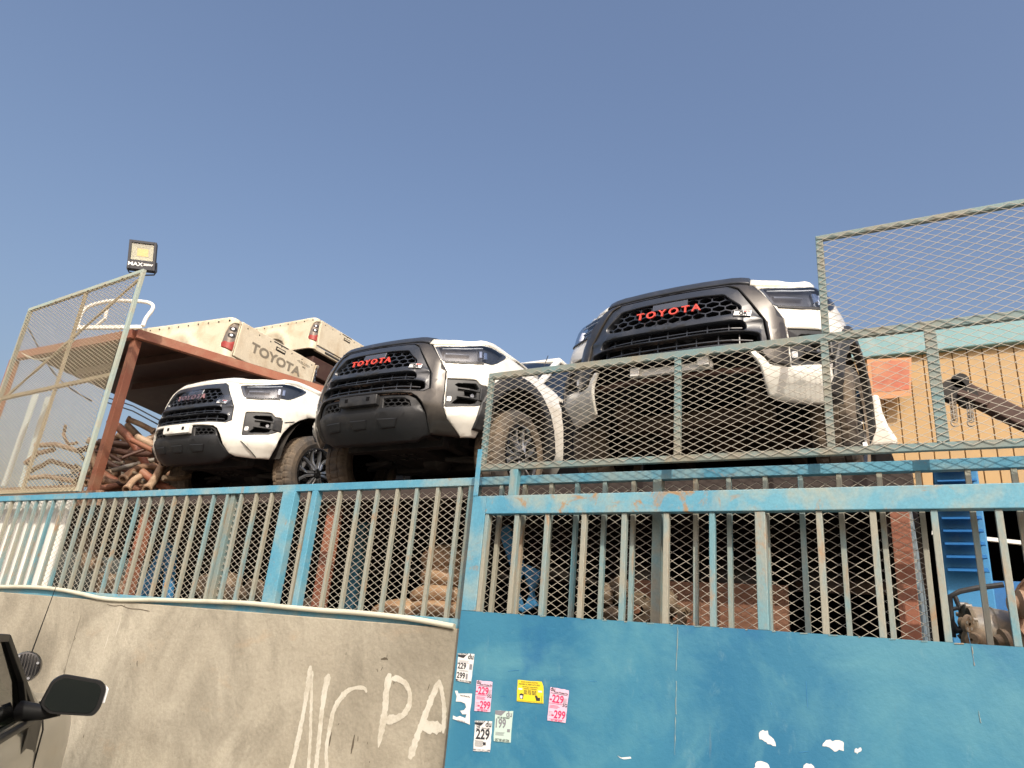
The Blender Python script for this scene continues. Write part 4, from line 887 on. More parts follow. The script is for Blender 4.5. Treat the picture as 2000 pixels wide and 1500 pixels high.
# ------------------------------------------------------------ pipes heaped on the deck
def pipes():
    z = DZ+.005; rng = random.Random(5); first = 0
    def pipe(px, Yd, r, lab, bend=False, hollow=True):
        P3 = [at(x, y, Yd+k*.12) for k, (x, y) in enumerate(px)]; q = []
        for i in range(len(P3)-1):
            for j in range(5):
                s = j/5; a = P3[max(i-1,0)]; b = P3[i]; c = P3[i+1]; d = P3[min(i+2, len(P3)-1)]
                q.append(.5*((2*b)+(c-a)*s+(2*a-5*b+4*c-d)*s*s+(3*b-a-3*c+d)*s**3))
        q.append(P3[-1]); root = empty('exhaust_pipe', P3[0]); tag(root, lab, 'pipe', 'rusty pipes heaped beside the rack'); I = Matrix.Translation(-P3[0])
        r *= .8; mb = MB(); mb.tube(q, r, 12, caps=False); mb.tube(q, r*.82, 12, caps=False)
        o = mb.build('tube', M['pipe'], None, smooth=True); o.parent = root; o.matrix_parent_inverse = I
        for e, f in ((0, 1), (-1, -2)):
            t = (q[e]-q[f]).normalized(); fl = MB().tube([q[e]-t*.03, q[e]], r*1.25, 14, caps=False); fl.tube([q[e]-t*.03, q[e]], r*.82, 14, caps=False)
            # annular rims
            n0 = 0; n = 14; 
            for a in (0, 1):
                for k in range(n): fl.f.append((a*n+k, a*n+(k+1) % n, 2*n+a*n+(k+1) % n, 2*n+a*n+k))
            o2 = fl.build('flange', M['pipe'], None); o2.parent = root; o2.matrix_parent_inverse = I
    c = lambda *a: [(x/3, 500+y/3) for x, y in a]
    pipe(c((745,955),(820,985),(905,1030)), 5.2, .045, 'dark grey pipe poking up above the rusty heap', )
    pipe(c((690,1040),(760,1085),(820,1120),(860,1170),(905,1215)), 5.0, .055, 'bent orange rusty pipe reaching down to the bumper, highest on the heap')
    pipe(c((560,1105),(620,1110),(660,1150),(680,1230),(700,1290),(760,1300)), 4.8, .05, 'S shaped rusty pipe beside the red column')
    pipe(c((540,1100),(640,1110),(760,1115)), 5.4, .05, 'straight rusty pipe lying flat at the back of the heap')
    pipe(c((530,1150),(600,1160),(720,1190)), 5.2, .05, 'dusty brown pipe lying under the S shaped one')
    pipe(c((540,1205),(640,1215),(760,1215),(830,1205)), 4.9, .05, 'long level pipe across the middle of the heap')
    pipe(c((520,1250),(600,1280),(690,1270)), 4.8, .07, 'fat dark silencer pipe low at the column foot')
    pipe(c((720,1310),(780,1260),(850,1235),(930,1240),(1000,1290)), 4.6, .05, 'arched pale rusty pipe in front of the heap')
    pipe(c((500,1330),(560,1330),(640,1365),(700,1372)), 4.55, .045, 'low orange pipe lying just above the blue railing')
    pipe(c((740,1370),(790,1310),(860,1275)), 4.5, .045, 'short tan pipe slanting up from the railing')
    pipe(c((860,1370),(905,1310),(950,1230),(985,1200)), 4.5, .05, 'forked tan pipe leaning against the truck tyre')
    pipe(c((600,1310),(680,1330),(760,1290),(800,1230)), 4.7, .05, 'curved brown pipe in the middle of the heap front')
    pipe(c((560,1290),(650,1330),(720,1345)), 4.75, .05, 'brown pipe end under the curved one')
    # silencer body
    mb = MB(); a, b = at(265, 872, 5.1), at(330, 905, 5.25); t = (b-a).normalized(); mb.tube([a, a+t*.03, a+t*.08, b-t*.06, b], [.03,.12,.15,.15,.05], 20); 
    tag(mb.build('silencer', M['pipe'], None, smooth=True), 'fat round rusty silencer behind the bent orange pipe', 'silencer')
    rng = random.Random(3)
    for i in range(80):
        cx, cy = rng.uniform(185, 345), 952-rng.random()**1.3*95; Yp = rng.uniform(4.5, 5.9); a = rng.uniform(-.9, .7); l = rng.uniform(25, 60); b_ = rng.uniform(-1, 1)**3*16
        pts = [at(cx+l*t*math.cos(a)-b_*(1-t*t)*math.sin(a), cy-l*t*math.sin(a)-b_*(1-t*t), Yp+t*.15) for t in (-1, -.6, -.2, .2, .6, 1)]
        if min(p_.z for p_ in pts) < z+.03: pts = [p_+Vector((0, 0, z+.03-min(q_.z for q_ in pts))) for p_ in pts]
        o = MB().tube(pts, rng.uniform(.014,.046), 10).build('exhaust_pipe', M[rng.choice(['pipe', 'pipe', 'pipe', 'rustbeam', 'dirtycast', 'rustdark', 'tank'])], None, smooth=True); tag(o, 'rusty pipe lying at the bottom back of the heap', 'pipe', 'rusty pipes at the back of the heap')
pipes()
def screen_stuff():
    # things seen through the mesh screen
    o = MB().bar(at(8,950,4.9), at(70,770,4.9), .14, .02, (0,1,0)).build('leaning_board', M['paleblue'], None, bevel=.004); tag(o, 'pale blue board leaning behind the mesh screen, nearer the left edge', 'board')
    o = MB().bar(at(38,960,5.0), at(95,775,5.0), .13, .02, (0,1,0)).build('leaning_board', M['paleblue'], None, bevel=.004); tag(o, 'pale blue board leaning behind the mesh screen, right of the other', 'board')
    for i, (pts, lab) in enumerate(((((70,870),(110,868),(150,880)), 'rusty tube lying level behind the mesh screen'), (((50,905),(75,885),(105,878)), 'rusty tube bent upward behind the mesh screen'), (((128,830),(124,850),(134,868),(150,865)), 'hook shaped dark tube behind the mesh screen'), (((45,935),(90,930),(145,940)), 'rusty tube lowest behind the mesh screen'), (((60,920),(100,900),(148,915)), 'thick rusty tube crossing behind the mesh screen'))):
        tag(MB().tube([at(x, y, 4.9+.05*i) for x, y in pts], .032 if i != 2 else .02, 10).build('scrap_tube', M['pipe'], None, smooth=True), lab, 'pipe', 'scrap tubes behind the mesh screen')
M['paleblue'] = weathered('pale_blue_board', (.50,.60,.60), (.58,.66,.64), (.55,.5,.38), (.4,.3,.2), (.55,.8), (.7,.8), sc=3)
screen_stuff()
def rear_fence():
    Y = 7.6; x0, x1 = -14.5, -5.2; z0 = DZ; z1 = H+2.35
    root = empty('rear_fence', ((x0+x1)/2, Y, z0)); tag(root, 'dark framed mesh fence at the back of the deck, seen under the rack', 'fence'); I = Matrix.Translation(-Vector(root.location))
    def B(o): o.parent = root; o.matrix_parent_inverse = I; return o
    B(MB().bar((x0,Y,z1),(x1,Y,z1), .06, .06).build('top_rail', M['meshdark'])); B(MB().bar((x0,Y,z0+.5),(x1,Y,z0+.5), .05, .05).build('middle_rail', M['meshdark']))
    for i in range(7): x = x0+.2+i*1.3; B(MB().bar((x,Y+.03,z0),(x,Y+.03,z1), .07, .05).build('fence_post', M['meshdark']))
    B(expanded(x0, x1, z0, z1, Y-.03, .09, .09, 'wire_mesh', M['meshdark'], None, .006, .004))
M['meshdark'] = simple('dark_blue_grey_steel', (.06,.085,.11), .6, 0, .2, 5)
rear_fence()
def cables():
    for k, (pts, lab) in enumerate(((((43,690),(70,702),(100,697),(125,680),(150,662)), 'grey cable drooping behind the mesh screen'), (((55,640),(110,735),(190,790)), 'black cable strung from the screen down to the right'))):
        P3 = [at(x, y, 4.15+.2*k) for x, y in pts]; q = []
        for i in range(len(P3)-1):
            for j in range(5):
                s = j/5; a = P3[max(i-1,0)]; b = P3[i]; c = P3[i+1]; d = P3[min(i+2, len(P3)-1)]
                q.append(.5*((2*b)+(c-a)*s+(2*a-5*b+4*c-d)*s*s+(3*b-a-3*c+d)*s**3))
        tag(MB().tube(q, .009, 6).build('cable', M['pvc'] if k == 0 else M['black'], None), lab, 'cable')
    for k, (y0, lab) in enumerate(((783, 'upper black cable below the rack roof'), (793, 'lower black cable below the rack roof'))):
        tag(MB().tube([at(200,y0-10,6.6), at(260,y0+10,6.6), at(320,y0+42,6.8), at(400,y0+70,7)], .012, 6).build('cable', M['black'], None), lab, 'cable')
cables()
# ------------------------------------------------------------ things in the yard behind the bars
def yard():
    def lump(name, cen, r, mat, lab, cat, seed, parent=None, sub=3, amp=.18, group=None):
        bm = bmesh.new(); bmesh.ops.create_icosphere(bm, subdivisions=sub, radius=1); rg = random.Random(seed); k = [Vector((rg.uniform(-3,3), rg.uniform(-3,3), rg.uniform(-3,3))) for _ in range(5)]
        for v in bm.verts:
            d = 1+sum(amp*math.sin(v.co.dot(q)+i) for i, q in enumerate(k))/2.2; v.co = Vector((v.co.x*r[0]*d, v.co.y*r[1]*d, v.co.z*r[2]*d))
        me = bpy.data.meshes.new(name); bm.to_mesh(me); bm.free(); me.materials.append(mat); me.shade_smooth(); o = bpy.data.objects.new(name, me); COL.objects.link(o); o.location = cen; tag(o, lab, cat, group); return o
    # blue posts
    tag(MB().box(at(690,1100,5).x-.07, at(690,1100,5).x+.07, 5, 5.14, .0, H+.95).build('steel_post', M['bluelight'], bevel=.01), 'pale blue square post behind the middle of the railing', 'post')
    for (xa, ya, xb, yb, w, lab) in ((268,1190,330,1060,.16,'blue panel behind the bars, left of the tallest blue one'), (325,1185,335,1085,.12,'narrow blue panel behind the bars under the leftmost truck'), (625,1180,645,1045,.13,'dark blue panel leaning left of the pale blue post'), (1040,1190,985,1030,.10,'blue arm slanting behind the gate bars at its left end'), (1010,1190,1045,1110,.13,'blue box edge low behind the gate bars')):
        tag(MB().bar(at(xa,ya,4.75), at(xb,yb,4.75), w, .05, (0,1,0)).build('blue_part', M['bluedark'], None, bevel=.01), lab, 'metal part')
    # brown seat stack
    cush = [((795,1198),.30,.10,'reddish brown cushion at the left foot of the stack'), ((860,1195),.28,.09,'brown cushion lowest in the stack beside the gate'), ((862,1165),.26,.085,'brown cushion second from the bottom of the stack'), ((868,1130),.22,.09,'brown cushion third from the bottom of the stack'), ((872,1095),.17,.12,'brown cushion on top of the stack beside the gate')]
    for i, (p, rx, rz_, lab) in enumerate(cush): lump('seat_cushion', at(*p, 4.75), (rx, .2, rz_), M['cushion'], lab, 'cushion', 10+i, amp=.12, group='brown cushions stacked behind the railing')
    tag(MB().box(-1.80, -.74, 4.70, 4.72, H+.05, H+.50).build('rusty_plate', M['rustplate'], bevel=.003), 'flat rusty brown steel plate standing behind the gate bars', 'steel plate')
    rg = random.Random(2)
    labs = ['round cast engine part at the left of the heap by the rusty plate','engine part with open round mouth on top of the heap','small engine part resting on the heap under the left truck bars','tall engine part in the middle of the heap by the rusty plate','engine part at the right of the heap before the rusty plate','small round casting at the front foot of the engine heap','dusty casting furthest right before the rusty plate']
    for i, (x, y, r) in enumerate(((1190,1205,.10),(1225,1150,.09),(1180,1160,.08),(1240,1190,.11),(1300,1180,.09),(1280,1218,.07),(1325,1205,.08))):
        p = at(x, y, 4.55); root = empty('engine_part', p-Vector((0,0,r))); tag(root, labs[i], 'engine part', 'cast engine parts heaped before the rusty plate'); root.rotation_euler = (rg.uniform(-.6,.6), rg.uniform(-.6,.6), rg.uniform(0,3))
        MB().lathe([(-r*.6,r*.3),(-r*.6,r*.8),(-r*.2,r),(r*.3,r*.9),(r*.6,r*.6),(r*.62,r*.3),(r*.2,r*.25)], (0,0,r), 'Y', 18).build('casting', M['dirtycast'], root, smooth=True)
        fb = MB()
        for k in range(5): a = k*1.256; fb.lathe([(-r*.65,.012),(r*.0,.014)], (math.cos(a)*r*.85, 0, r+math.sin(a)*r*.85), 'Y', 8)
        fb.build('bolt_boss', M['dirtycast'], root)
        MB().tube([(r*.3,0,r*1.2),(r*.9,.03,r*1.5),(r*1.2,.0,r)], r*.22, 8).build('spout', M['dirtycast'], root, smooth=True)
    for i, (x, y, r, lab) in enumerate(((205,1140,.13,'tan engine casting low behind the left bars'), (245,1150,.11,'tan engine casting right of the other low on the left'), (430,1150,.13,'dusty casting low behind the bars under the leftmost truck'), (470,1165,.11,'round dusty casting left of the thick blue post'), (510,1160,.12,'dusty casting against the thick blue post'), (160,1060,.12,'rusty orange casting behind the leftmost mesh'), (590,1195,.1,'dusty stone coloured casting right of the thick blue post'), (180,1095,.10,'rusty brown casting below the orange one at the left'))):
        lump('casting', at(x, y, 4.55), (r*1.3, r, r), M['dirtycast'] if i not in (5, 7) else M['pipe'], lab, 'engine part', 40+i, amp=.35)
    # white ribbed sheet at the far left
    mb = MB(); x0, x1 = at(-90,1060,3.97).x, at(112,1060,3.97).x; n = 34
    for i in range(n): a = x0+(x1-x0)*i/n; d = .015*(i % 2); mb.box(a, a+(x1-x0)/n, 3.97+d, 3.99+d, .3, H+.985)
    tag(mb.build('white_sheet', M['badgewhite'], None), 'white ribbed metal sheet behind the left end of the railing', 'sheet')
    # fabric box behind the right bars
yardmats = dict(bluelight=weathered('light_blue_post', (.07,.27,.42), (.12,.36,.50), (.25,.38,.42), (.3,.2,.12), (.5,.75), (.7,.8), sc=4),
    cushion=weathered('brown_cushion', (.30,.17,.09), (.38,.23,.13), (.42,.29,.17), (.2,.08,.05), (.4,.7), (.6,.75), sc=8),
    rustplate=weathered('rust_brown_plate', (.22,.10,.06), (.26,.12,.07), (.30,.16,.10), (.16,.06,.035), (.45,.75), (.6,.8), sc=2))
M.update(yardmats)
yard()
# ------------------------------------------------------------ right side: louvred cabinet, housings, shed
def right_side():
    # louvred blue cabinet
    Y = 6.2; a, b = at(1836,985,Y), at(1905,1130,Y); root = empty('louvre_cabinet', ((a.x+b.x)/2, Y, 0)); tag(root, 'blue cabinet with wide sloping louvres behind the gate at right', 'cabinet'); I = Matrix.Translation(-Vector(root.location))
    def B(o): o.parent = root; o.matrix_parent_inverse = I; return o
    x0, x1 = a.x+.0, at(1925,1060,Y).x; zt, zb = H+1.60, b.z
    B(MB().box(x0-.02, x1+.02, Y+.12, Y+.6, 0, zt).build('casing', M['bluedark'], bevel=.01))
    n = 9; h = (zt-zb)/n
    first = None
    for i in range(n):
        z = zb+i*h
        mb = MB().add([(x0,Y+.10,z+h*.95),(x1,Y+.10,z+h*.95),(x1,Y,z+.05),(x0,Y,z+.05),(x0,Y+.115,z+h*.95),(x1,Y+.115,z+h*.95),(x1,Y+.015,z+.045),(x0,Y+.015,z+.045)], [(0,1,2,3),(7,6,5,4),(0,4,5,1),(1,5,6,2),(2,6,7,3),(3,7,4,0)])
        B(mb.build('louvre', M['bluebright'], bevel=.002))
    tag(MB().box(at(1850,1150,6.4).x, at(2100,1150,6.4).x, 6.45, 6.5, .0, at(1950,1133,6.4).z).build('blue_sheet', M['bluebright'], bevel=.003), 'bright blue sheet standing low behind the gate at right', 'sheet')
    # housing
    p = at(1945,1215,5.2); root = empty('gearbox_housing', p-Vector((0,0,.2))); tag(root, 'silver ribbed gearbox housing behind the right gate bars', 'gearbox'); root.rotation_euler = (0,0,.25); root.scale = (.72,.72,.72)
    MB().lathe([(-.22,.20),(-.20,.215),(-.18,.19),(-.05,.185),(-.04,.195),(-.02,.185),(.10,.17),(.11,.18),(.13,.165),(.3,.11),(.32,.06),(.32,.01)], (0,0,.2), 'X', 28).build('bell_housing', M['tank'], root, smooth=True)
    for k in range(9): a = k*.7; MB().lathe([(-.235,.001),(-.235,.018),(-.19,.018)], (0, math.cos(a)*.205, .2+math.sin(a)*.205), 'X', 8).build('flange_lug', M['tank'], root)
    p = at(2085,1200,5.0); root = empty('clutch_cover', p-Vector((0,0,.2))); tag(root, 'round rusty clutch cover at the right edge behind the gate', 'clutch cover')
    MB().lathe([(0,.24),(.02,.25),(.05,.24),(.06,.2),(.10,.12),(.10,.05)], (0,0,.2), 'Y', 30).build('pressed_cover', M['pipe'], root, smooth=True)
    rg = random.Random(11)
    for i, (x, y, r, lab) in enumerate(((1905,1250,.07,'small dark casting at the left foot of the gearbox housing'),(1990,1180,.08,'rusty drum end above the gearbox housing at the right edge'),(1965,1250,.06,'small oily hub in front of the gearbox housing'),(1885,1215,.05,'dark hub between the black frame and the gearbox housing'))):
        p = at(x, y, 5.0); q = empty('hub', p-Vector((0,0,r))); tag(q, lab, 'car part', 'small hubs round the gearbox housing'); q.rotation_euler = (rg.uniform(-.5,.5), rg.uniform(-.5,.5), rg.uniform(0,3))
        MB().lathe([(-r*.5,r*.2),(-r*.5,r*.9),(-r*.1,r),(r*.1,r*.6),(r*.6,r*.5),(r*.6,r*.1)], (0,0,r), 'Y', 20).build('hub_body', M['dirtycast'] if i != 1 else M['pipe'], q, smooth=True)
        for k in range(5): MB().lathe([(-r*.56,.001),(-r*.56,.009),(-r*.5,.009)], (math.cos(k*1.257)*r*.65, 0, r+math.sin(k*1.257)*r*.65), 'Y', 6).build('stud', M['tank'], q)
    # black frame bits
    P3 = lambda *a: [at(x, y, 5.3) for x, y in a]
    root = empty('suspension_frame', at(1870,1240,5.3)); tag(root, 'black tubular suspension frame left of the gearbox housing', 'car part'); I2 = Matrix.Translation(-Vector(root.location))
    for q, r in ((P3((1862,1245),(1858,1205),(1855,1165),(1875,1155),(1910,1148),(1960,1142)), .016), (P3((1865,1165),(1882,1205),(1888,1235),(1872,1245)), .014), (P3((1860,1190),(1880,1185)), .012), (P3((1858,1215),(1870,1232),(1886,1228)), .02)):
        o = MB().tube(q, r, 8).build('tube', M['black'], None, smooth=True); o.parent = root; o.matrix_parent_inverse = I2
    # shed with yellow profiled wall
    Y = 12.0; root = empty('workshop_shed', (2, Y, 0)); tag(root, 'workshop shed with yellow ribbed wall and pale blue eaves beyond the yard', 'building'); I = Matrix.Translation(-Vector(root.location))
    z0, z1, z2 = H+2.74, H+4.85, H+5.22; xa, xb = -1.3, 9.0
    mb = MB(); x = xa
    while x < xb:
        mb.box(x, x+.178, Y, Y+.03, z0, z1); x += .195
    B(mb.build('ribbed_wall', M['yellowwall'], bevel=.004)); B(MB().box(xa, xb, Y+.022, Y+.06, z0, z1-.001).build('rib_shade_sheet', M['ribshade']))  # brown sheet in the rib gaps paints the shading of the ribs
    q = [(xa, z1), (xb, z1), (xb, z2+.1)] ; n = 12
    pr = [(xa, z1+.001)]+[(xb, z1+.001)]+[(xb, z2+.15), (.9, z2+.05), (0, z2+.02), (-.6, z2-.01), (xa, z2-.05)]
    B(MB().prism(pr, lambda x, z: (x, Y-.12, z), lambda x, z: (x, Y+.3, z)).build('eaves_fascia', M['eaves'], bevel=.02))
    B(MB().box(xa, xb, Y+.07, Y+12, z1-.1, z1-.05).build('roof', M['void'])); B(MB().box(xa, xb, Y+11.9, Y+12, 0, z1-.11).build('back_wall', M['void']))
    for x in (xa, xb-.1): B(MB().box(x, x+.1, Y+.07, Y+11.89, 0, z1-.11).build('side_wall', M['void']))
    B(MB().box(xa, xb, Y-.01, Y+.02, z0-.06, z0-.001).build('lintel', M['rustdark']))
    B(MB().bar(at(1820,1041,11.8), at(2100,1072,11.8), .07, .05).build('tube_light', M['badgewhite']))
    o = MB(); pts = [(1693,702),(1780,698),(1780,772),(1740,778),(1700,780)]; 
    oo = o.prism(pts, lambda x, y: at(x, y, 11.7), lambda x, y: at(x, y, 11.72)).build('wall_poster', M['poster'], None); tag(oo, 'faded orange red banner on the yellow ribbed wall', 'banner')
    rr = MB().prism([(1702,708),(1740,704),(1776,704),(1776,760),(1735,765),(1706,765)], lambda x, y: at(x, y, 11.695), lambda x, y: at(x, y, 11.699)).build('banner_print', M['posterred'], None); rr.parent = oo
    # white wing panel left of the crane arm
    V = [(1700,770),(1716,768),(1722,800),(1735,830),(1752,855),(1752,868),(1700,872)]
    tag(MB().prism(V, lambda x, y: at(x, y, 6.0), lambda x, y: at(x, y, 6.0)+Vector((.0,.25,0))).build('wing_panel', M['white'], None, bevel=.03, seg=3), 'white car wing standing behind the mesh right of the last truck', 'car part')
    # crane arm with chains
    Y = 7.0; root = empty('hoist_arm', at(2060,850,Y)); tag(root, 'dark rusty hoist arm with two hanging chains before the yellow wall', 'hoist'); I3 = Matrix.Translation(-Vector(root.location))
    def C(o): o.parent = root; o.matrix_parent_inverse = I3; return o
    C(MB().bar(at(1868,758,Y), at(2120,880,Y), .16, .14).build('arm', M['rustdark'], bevel=.01))
    me_ = at(2112,876,Y); C(MB().box(me_.x-.09, me_.x+.09, Y+.08, Y+.26, 0, me_.z+.25).build('mast', M['rustdark'], bevel=.008))
    C(MB().bar(at(1872,768,Y-.1), at(1930,790,Y-.1), .10, .05).build('reinforcing_plate', M['rustdark']))
    for x, y, r in ((1862,765,.10),(1875,748,.07),(1890,778,.08)): p = at(x, y, Y-.05); C(MB().lathe([(-.06,.01),(-.06,r),(-.02,r*.8),(.02,r*.8),(.06,r),(.06,.01)], p, 'Y', 16).build('pulley', M['under'], smooth=True))
    for x, y0, y1 in ((1860,775,822),(1892,770,822)):
        mb = MB(); n = 12
        for i in range(n):
            p = at(x+(i*.4), y0+(y1-y0)*i/n, Y-.1); d = .022 if i % 2 else .004
            q = [p+Vector((d*math.cos(t), (.022-d)*math.cos(t), .035*math.sin(t))) for t in [k*math.pi/4 for k in range(9)]]; mb.tube(q, .006, 5)
        hk = at(x+5, y1, Y-.1); mb.tube([hk+Vector((.03*math.cos(t), 0, -.02+.03*math.sin(t))) for t in [1.8+k*.6 for k in range(7)]], .007, 6)
        C(mb.build('chain', M['tank'], smooth=True))
M['bluebright'] = weathered('bright_blue_steel', (.012,.11,.31), (.02,.14,.36), (.05,.15,.28), (.1,.1,.12), (.55,.8), (.7,.8), sc=3)
M['ribshade'] = simple('rib_shade_brown', (.30,.18,.065), .7, 0, .1, 3)
M['eaves'] = simple('pale_blue_eaves', (.19,.35,.37), .5, 0, .08, 1.5, dust=(.36,.42,.40), damt=(.5,.8))
M['poster'] = simple('faded_orange_banner', (.55,.27,.13), .6, 0, .1, 3); M['posterred'] = simple('faded_red_print', (.48,.13,.075), .6, 0, .5, 2.2, dust=(.50,.24,.13), damt=(.42,.62), dsc=1.8)
right_side()
# ------------------------------------------------------------ the parked vehicle at the lower left
def near_car():
    hd = R(-51); hx, hy = math.sin(hd), math.cos(hd)
    root = empty('parked_car', (hx*3.0-math.cos(hd)*.66, hy*3.0+math.sin(hd)*.66, 0)); tag(root, 'beige silver off road car with black door mirror, close at the lower left', 'car')
    root.rotation_euler = (0, 0, -hd)      # local y = heading, x = to its right; origin .9 m left of the camera's line, 3 m ahead
    s0 = 3.0
    def Lc(lat, s, z): return (.90-lat, s+.67+max(0, s-4.1)*.55-s0, z-.09)
    def Fc(lat, s, z): return (.66-lat, s-s0, z)   # lat = metres left of the eye
    c = M['car']; bk = M['carblack']
    # body side (door + wing) as an extruded side outline
    out = [Lc(.90, 1.2, .35), Lc(.90, 5.02, .50), Lc(.90, 5.12, .72), Lc(.92, 5.08, 1.02), Lc(.94, 4.7, 1.10), Lc(.92, 3.95, 1.14), Lc(.91, 3.75, 1.15), Lc(.90, 1.2, 1.13)]
    V = []; F = []
    secs = [1.2, 2.0, 2.6, 3.2, 3.6, 3.86, 3.88, 4.1, 4.4, 4.7, 4.9, 5.02, 5.10]
    for s in secs:
        top_ = float(np.interp(s, [1.2,3.7,4.6,4.95,5.1], [1.12,1.13,1.10,1.04,.92])); nose = float(np.interp(s, [4.5,4.8,5.0,5.1], [0,.02,.07,.16]))
        for fr, ins in ((0, .06), (.12, .02), (.4, 0), (.62, 0), (.8, .012), (.92, .03), (.985, .06), (1.0, .10)): V.append(Lc(.88+ins+nose, s, .40+(top_-.40)*fr))
    n = 8
    for i in range(len(secs)-1):
        for k in range(n-1): F.append((i*n+k, i*n+k+1, (i+1)*n+k+1, (i+1)*n+k))
    bs = MB().add(V, F).build('body_side', c, root, smooth=True); sd = bs.modifiers.new('s', 'SOLIDIFY'); sd.thickness = .03; sd.offset = 0
    # bonnet and nose
    V = []; F = []; ss = [3.9, 4.2, 4.6, 4.9, 5.05, 5.14, 5.16]; ls = [.97, 1.05, 1.2, 1.5, 1.85, 2.2, 2.5, 2.65, 2.73]
    for s in ss:
        for l in ls:
            V.append(Lc(l, s-.25*((l-1.85)/.9)**4*(s > 4.8), float(np.interp(s, [3.9,4.6,4.95,5.05,5.14,5.16], [1.17,1.13,1.07,1.0,.85,.5]))+.03*(1-((l-1.85)/.9)**2)))
    n = len(ls)
    for i in range(len(ss)-1):
        for k in range(n-1): F.append((i*n+k, i*n+k+1, (i+1)*n+k+1, (i+1)*n+k))
    MB().add(V, F).build('bonnet', c, root, smooth=True)
    MB().box(*sorted((.9-2.7, .9-1.0)), -1.8, 2.0, .35, 1.0).build('inner_body', bk, root)
    # pillars, roof, glass
    pb = MB(); A0, A1 = Lc(.95, 3.92, 1.14), Lc(1.08, 3.05, 1.54); pb.bar(A0, A1, .05, .075, (1,0,0)); pb.bar(A1, Lc(1.06, 1.2, 1.60), .05, .07, (1,0,0)); pb.bar(Lc(2.75,3.92,1.14), Lc(2.62,3.13,1.55), .05, .075); pb.bar(A1, Lc(2.62,3.13,1.55), .05, .06)
    pb.build('pillar', c, root, bevel=.012, seg=3)
    MB().box(.9-2.65, .9-1.07, 1.2-s0, 3.6-s0, 1.47, 1.52).build('roof', c, root, bevel=.02)
    fr = MB(); D0, D1, D2 = Lc(.915,3.74,1.15), Lc(1.0,3.12,1.50), Lc(.905,1.3,1.14)
    fr.bar(D0, D1, .03, .035, (1,0,0)); fr.bar(D1, Lc(1.02,1.3,1.53), .03, .035, (1,0,0)); fr.bar(Lc(.915,3.56,1.155), Lc(.965,3.40,1.36), .02, .03, (1,0,0)); fr.tube([Lc(.885,3.80,1.135), Lc(.885,3.5,1.135), Lc(.883,1.2,1.13)], .017, 8)
    fr.build('window_frame', bk, root, bevel=.004)
    MB().add([Lc(.93,3.72,1.15), Lc(.92,1.25,1.14), Lc(1.015,1.25,1.53), Lc(1.0,3.12,1.50)], [(0,1,2,3)]).build('door_glass', M['carglass'], root)
    MB().add([Lc(.98,3.95,1.15), Lc(2.72,3.95,1.15), Lc(2.60,3.17,1.54), Lc(1.06,3.17,1.54)], [(0,1,2,3)]).build('windscreen', M['carglass'], root)
    dg = MB().tube([Lc(.878,3.87,.42), Lc(.868,3.875,.8), Lc(.872,3.88,1.06), Lc(.89,3.88,1.12)], .004, 6).build('panel_gap', bk, root)
    # door mirror
    e = lambda *a: Lc(*a)
    mr = empty('door_mirror', Fc(.48, 4.05, 1.18)); mr.parent = root; mr.rotation_euler = (R(0), R(3), R(10)); mr.scale = (.91,.91,.91)
    w, h, d = .27, .165, .10
    poly = rnd([(-w/2, -h/2+.03), (-w/2+.05, -h/2-.005), (w/2-.02, -h/2), (w/2, -h/2+.04), (w/2, h/2-.03), (w/2-.03, h/2), (-w/2+.06, h/2+.012), (-w/2+.02, h/2-.02)], .02, 3)
    k = 6; V = []; F = []; m_ = len(poly)
    for j, (yy, sc) in enumerate(((-.045, .97), (-.035, 1.0), (.0, 1.0), (.04, .92), (.07, .7), (.08, .3))):
        for x, z in poly: V.append((x*sc+.01*(1-sc), yy, z*sc))
    for j in range(k-1):
        for i in range(m_): F.append((j*m_+i, j*m_+(i+1) % m_, (j+1)*m_+(i+1) % m_, (j+1)*m_+i))
    F.append(tuple((k-1)*m_+i for i in range(m_)))
    F.append(tuple(i for i in range(m_))[::-1])
    MB().add(V, F).build('mirror_shell', bk, mr, smooth=True)
    inn = [(x*.86-.004, z*.84) for x, z in poly]
    MB().prism(inn, lambda x, z: (x, -.049, z), lambda x, z: (x, -.046, z)).build('mirror_glass', M['mirror'], mr)
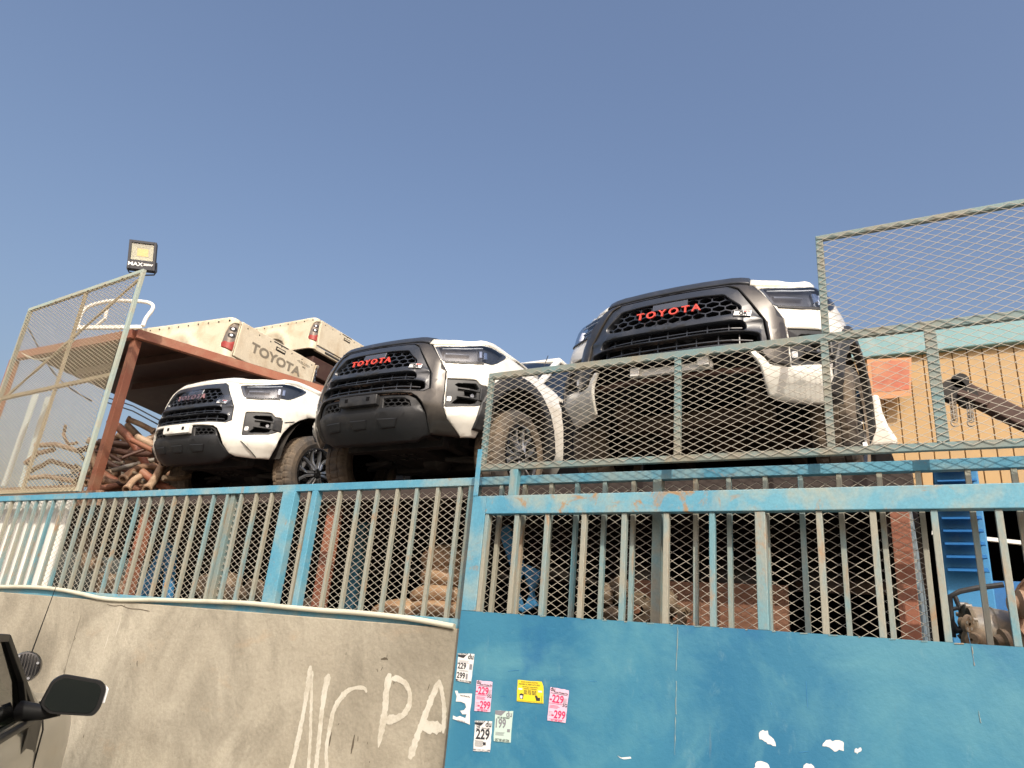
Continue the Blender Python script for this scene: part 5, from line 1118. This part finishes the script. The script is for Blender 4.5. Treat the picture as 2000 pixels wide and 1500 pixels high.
    MB().prism([(w/2-.004,-.02),(w/2+.012,-.02),(w/2+.012,h/2-.035),(w/2-.004,h/2-.02)], lambda x, z: (x, -.03, z), lambda x, z: (x-.01, .02, z)).build('indicator', M['badgew'], mr, bevel=.003)
    MB().tube([(-.04,.0,-.07), (-.10,.03,-.09), (-.20,.10,-.10)], [.03,.035,.05], 10).build('mirror_arm', bk, mr, smooth=True)
    MB().add([Lc(.885,3.86,1.13), Lc(.885,3.55,1.12), Lc(.88,3.50,.98), Lc(.88,3.70,.90), Lc(.875,3.84,.98)], [(0,1,2,3,4)]).build('mirror_base', bk, root)
    # round spot lamp with aerial
    lp = empty('spot_lamp', Fc(.865, 5.0, 1.225)); tag(lp, 'round black spot lamp on the wing of the beige car', 'lamp'); lp.parent = root; del lp['category']; lp['label'] = 'round black auxiliary lamp'
    MB().lathe([(-.03,.001),(-.034,.05),(-.028,.076),(-.01,.082),(.01,.078),(.03,.05),(.045,.01)], (0,0,0), 'Y', 28).build('lamp_shell', M['rimdark'], lp, smooth=True)
    rb = MB()
    for i in range(9): x = -.06+i*.015; hh = math.sqrt(max(0, .07**2-x*x)); rb.box(x-.002, x+.002, -.042, -.03, -hh, hh)
    rb.build('lamp_grille', M['under'], lp)
    for a_ in (0.4, 2.2, 3.9, 5.3): MB().lathe([(-.046,.001),(-.046,.007),(-.03,.007)], (.066*math.cos(a_), 0, .066*math.sin(a_)), 'Y', 8).build('lamp_screw', M['chrome'], lp)
    MB().tube([(0,0,-.075),(.0,0,-.30)], .01, 8).build('lamp_stalk', bk, lp)
    MB().tube([Fc(.865,5.05,1.29), Fc(.84,5.05,1.66)], [.004,.0018], 6).build('aerial', bk, root)
    for s_ in (1.9, 4.55):
        MB().lathe([(-.12,.25),(-.12,.37),(-.08,.40),(.08,.40),(.12,.37),(.12,.25)], Lc(1.04, s_, .40), 'X', 40).build('wheel', M['rubber'], root, smooth=True)
M['carblack'] = simple('black_trim', (.010,.010,.010), .45, 0, .1, 8, spec=.3); M['carglass'] = glassmat('green_car_glass', (.16,.20,.17)); M['mirror'] = simple('dark_reflection_mirror', (.07,.085,.08), .06, 1, .02, 3)  # mirror glass: a dark green reflection is put into its colour
near_car()
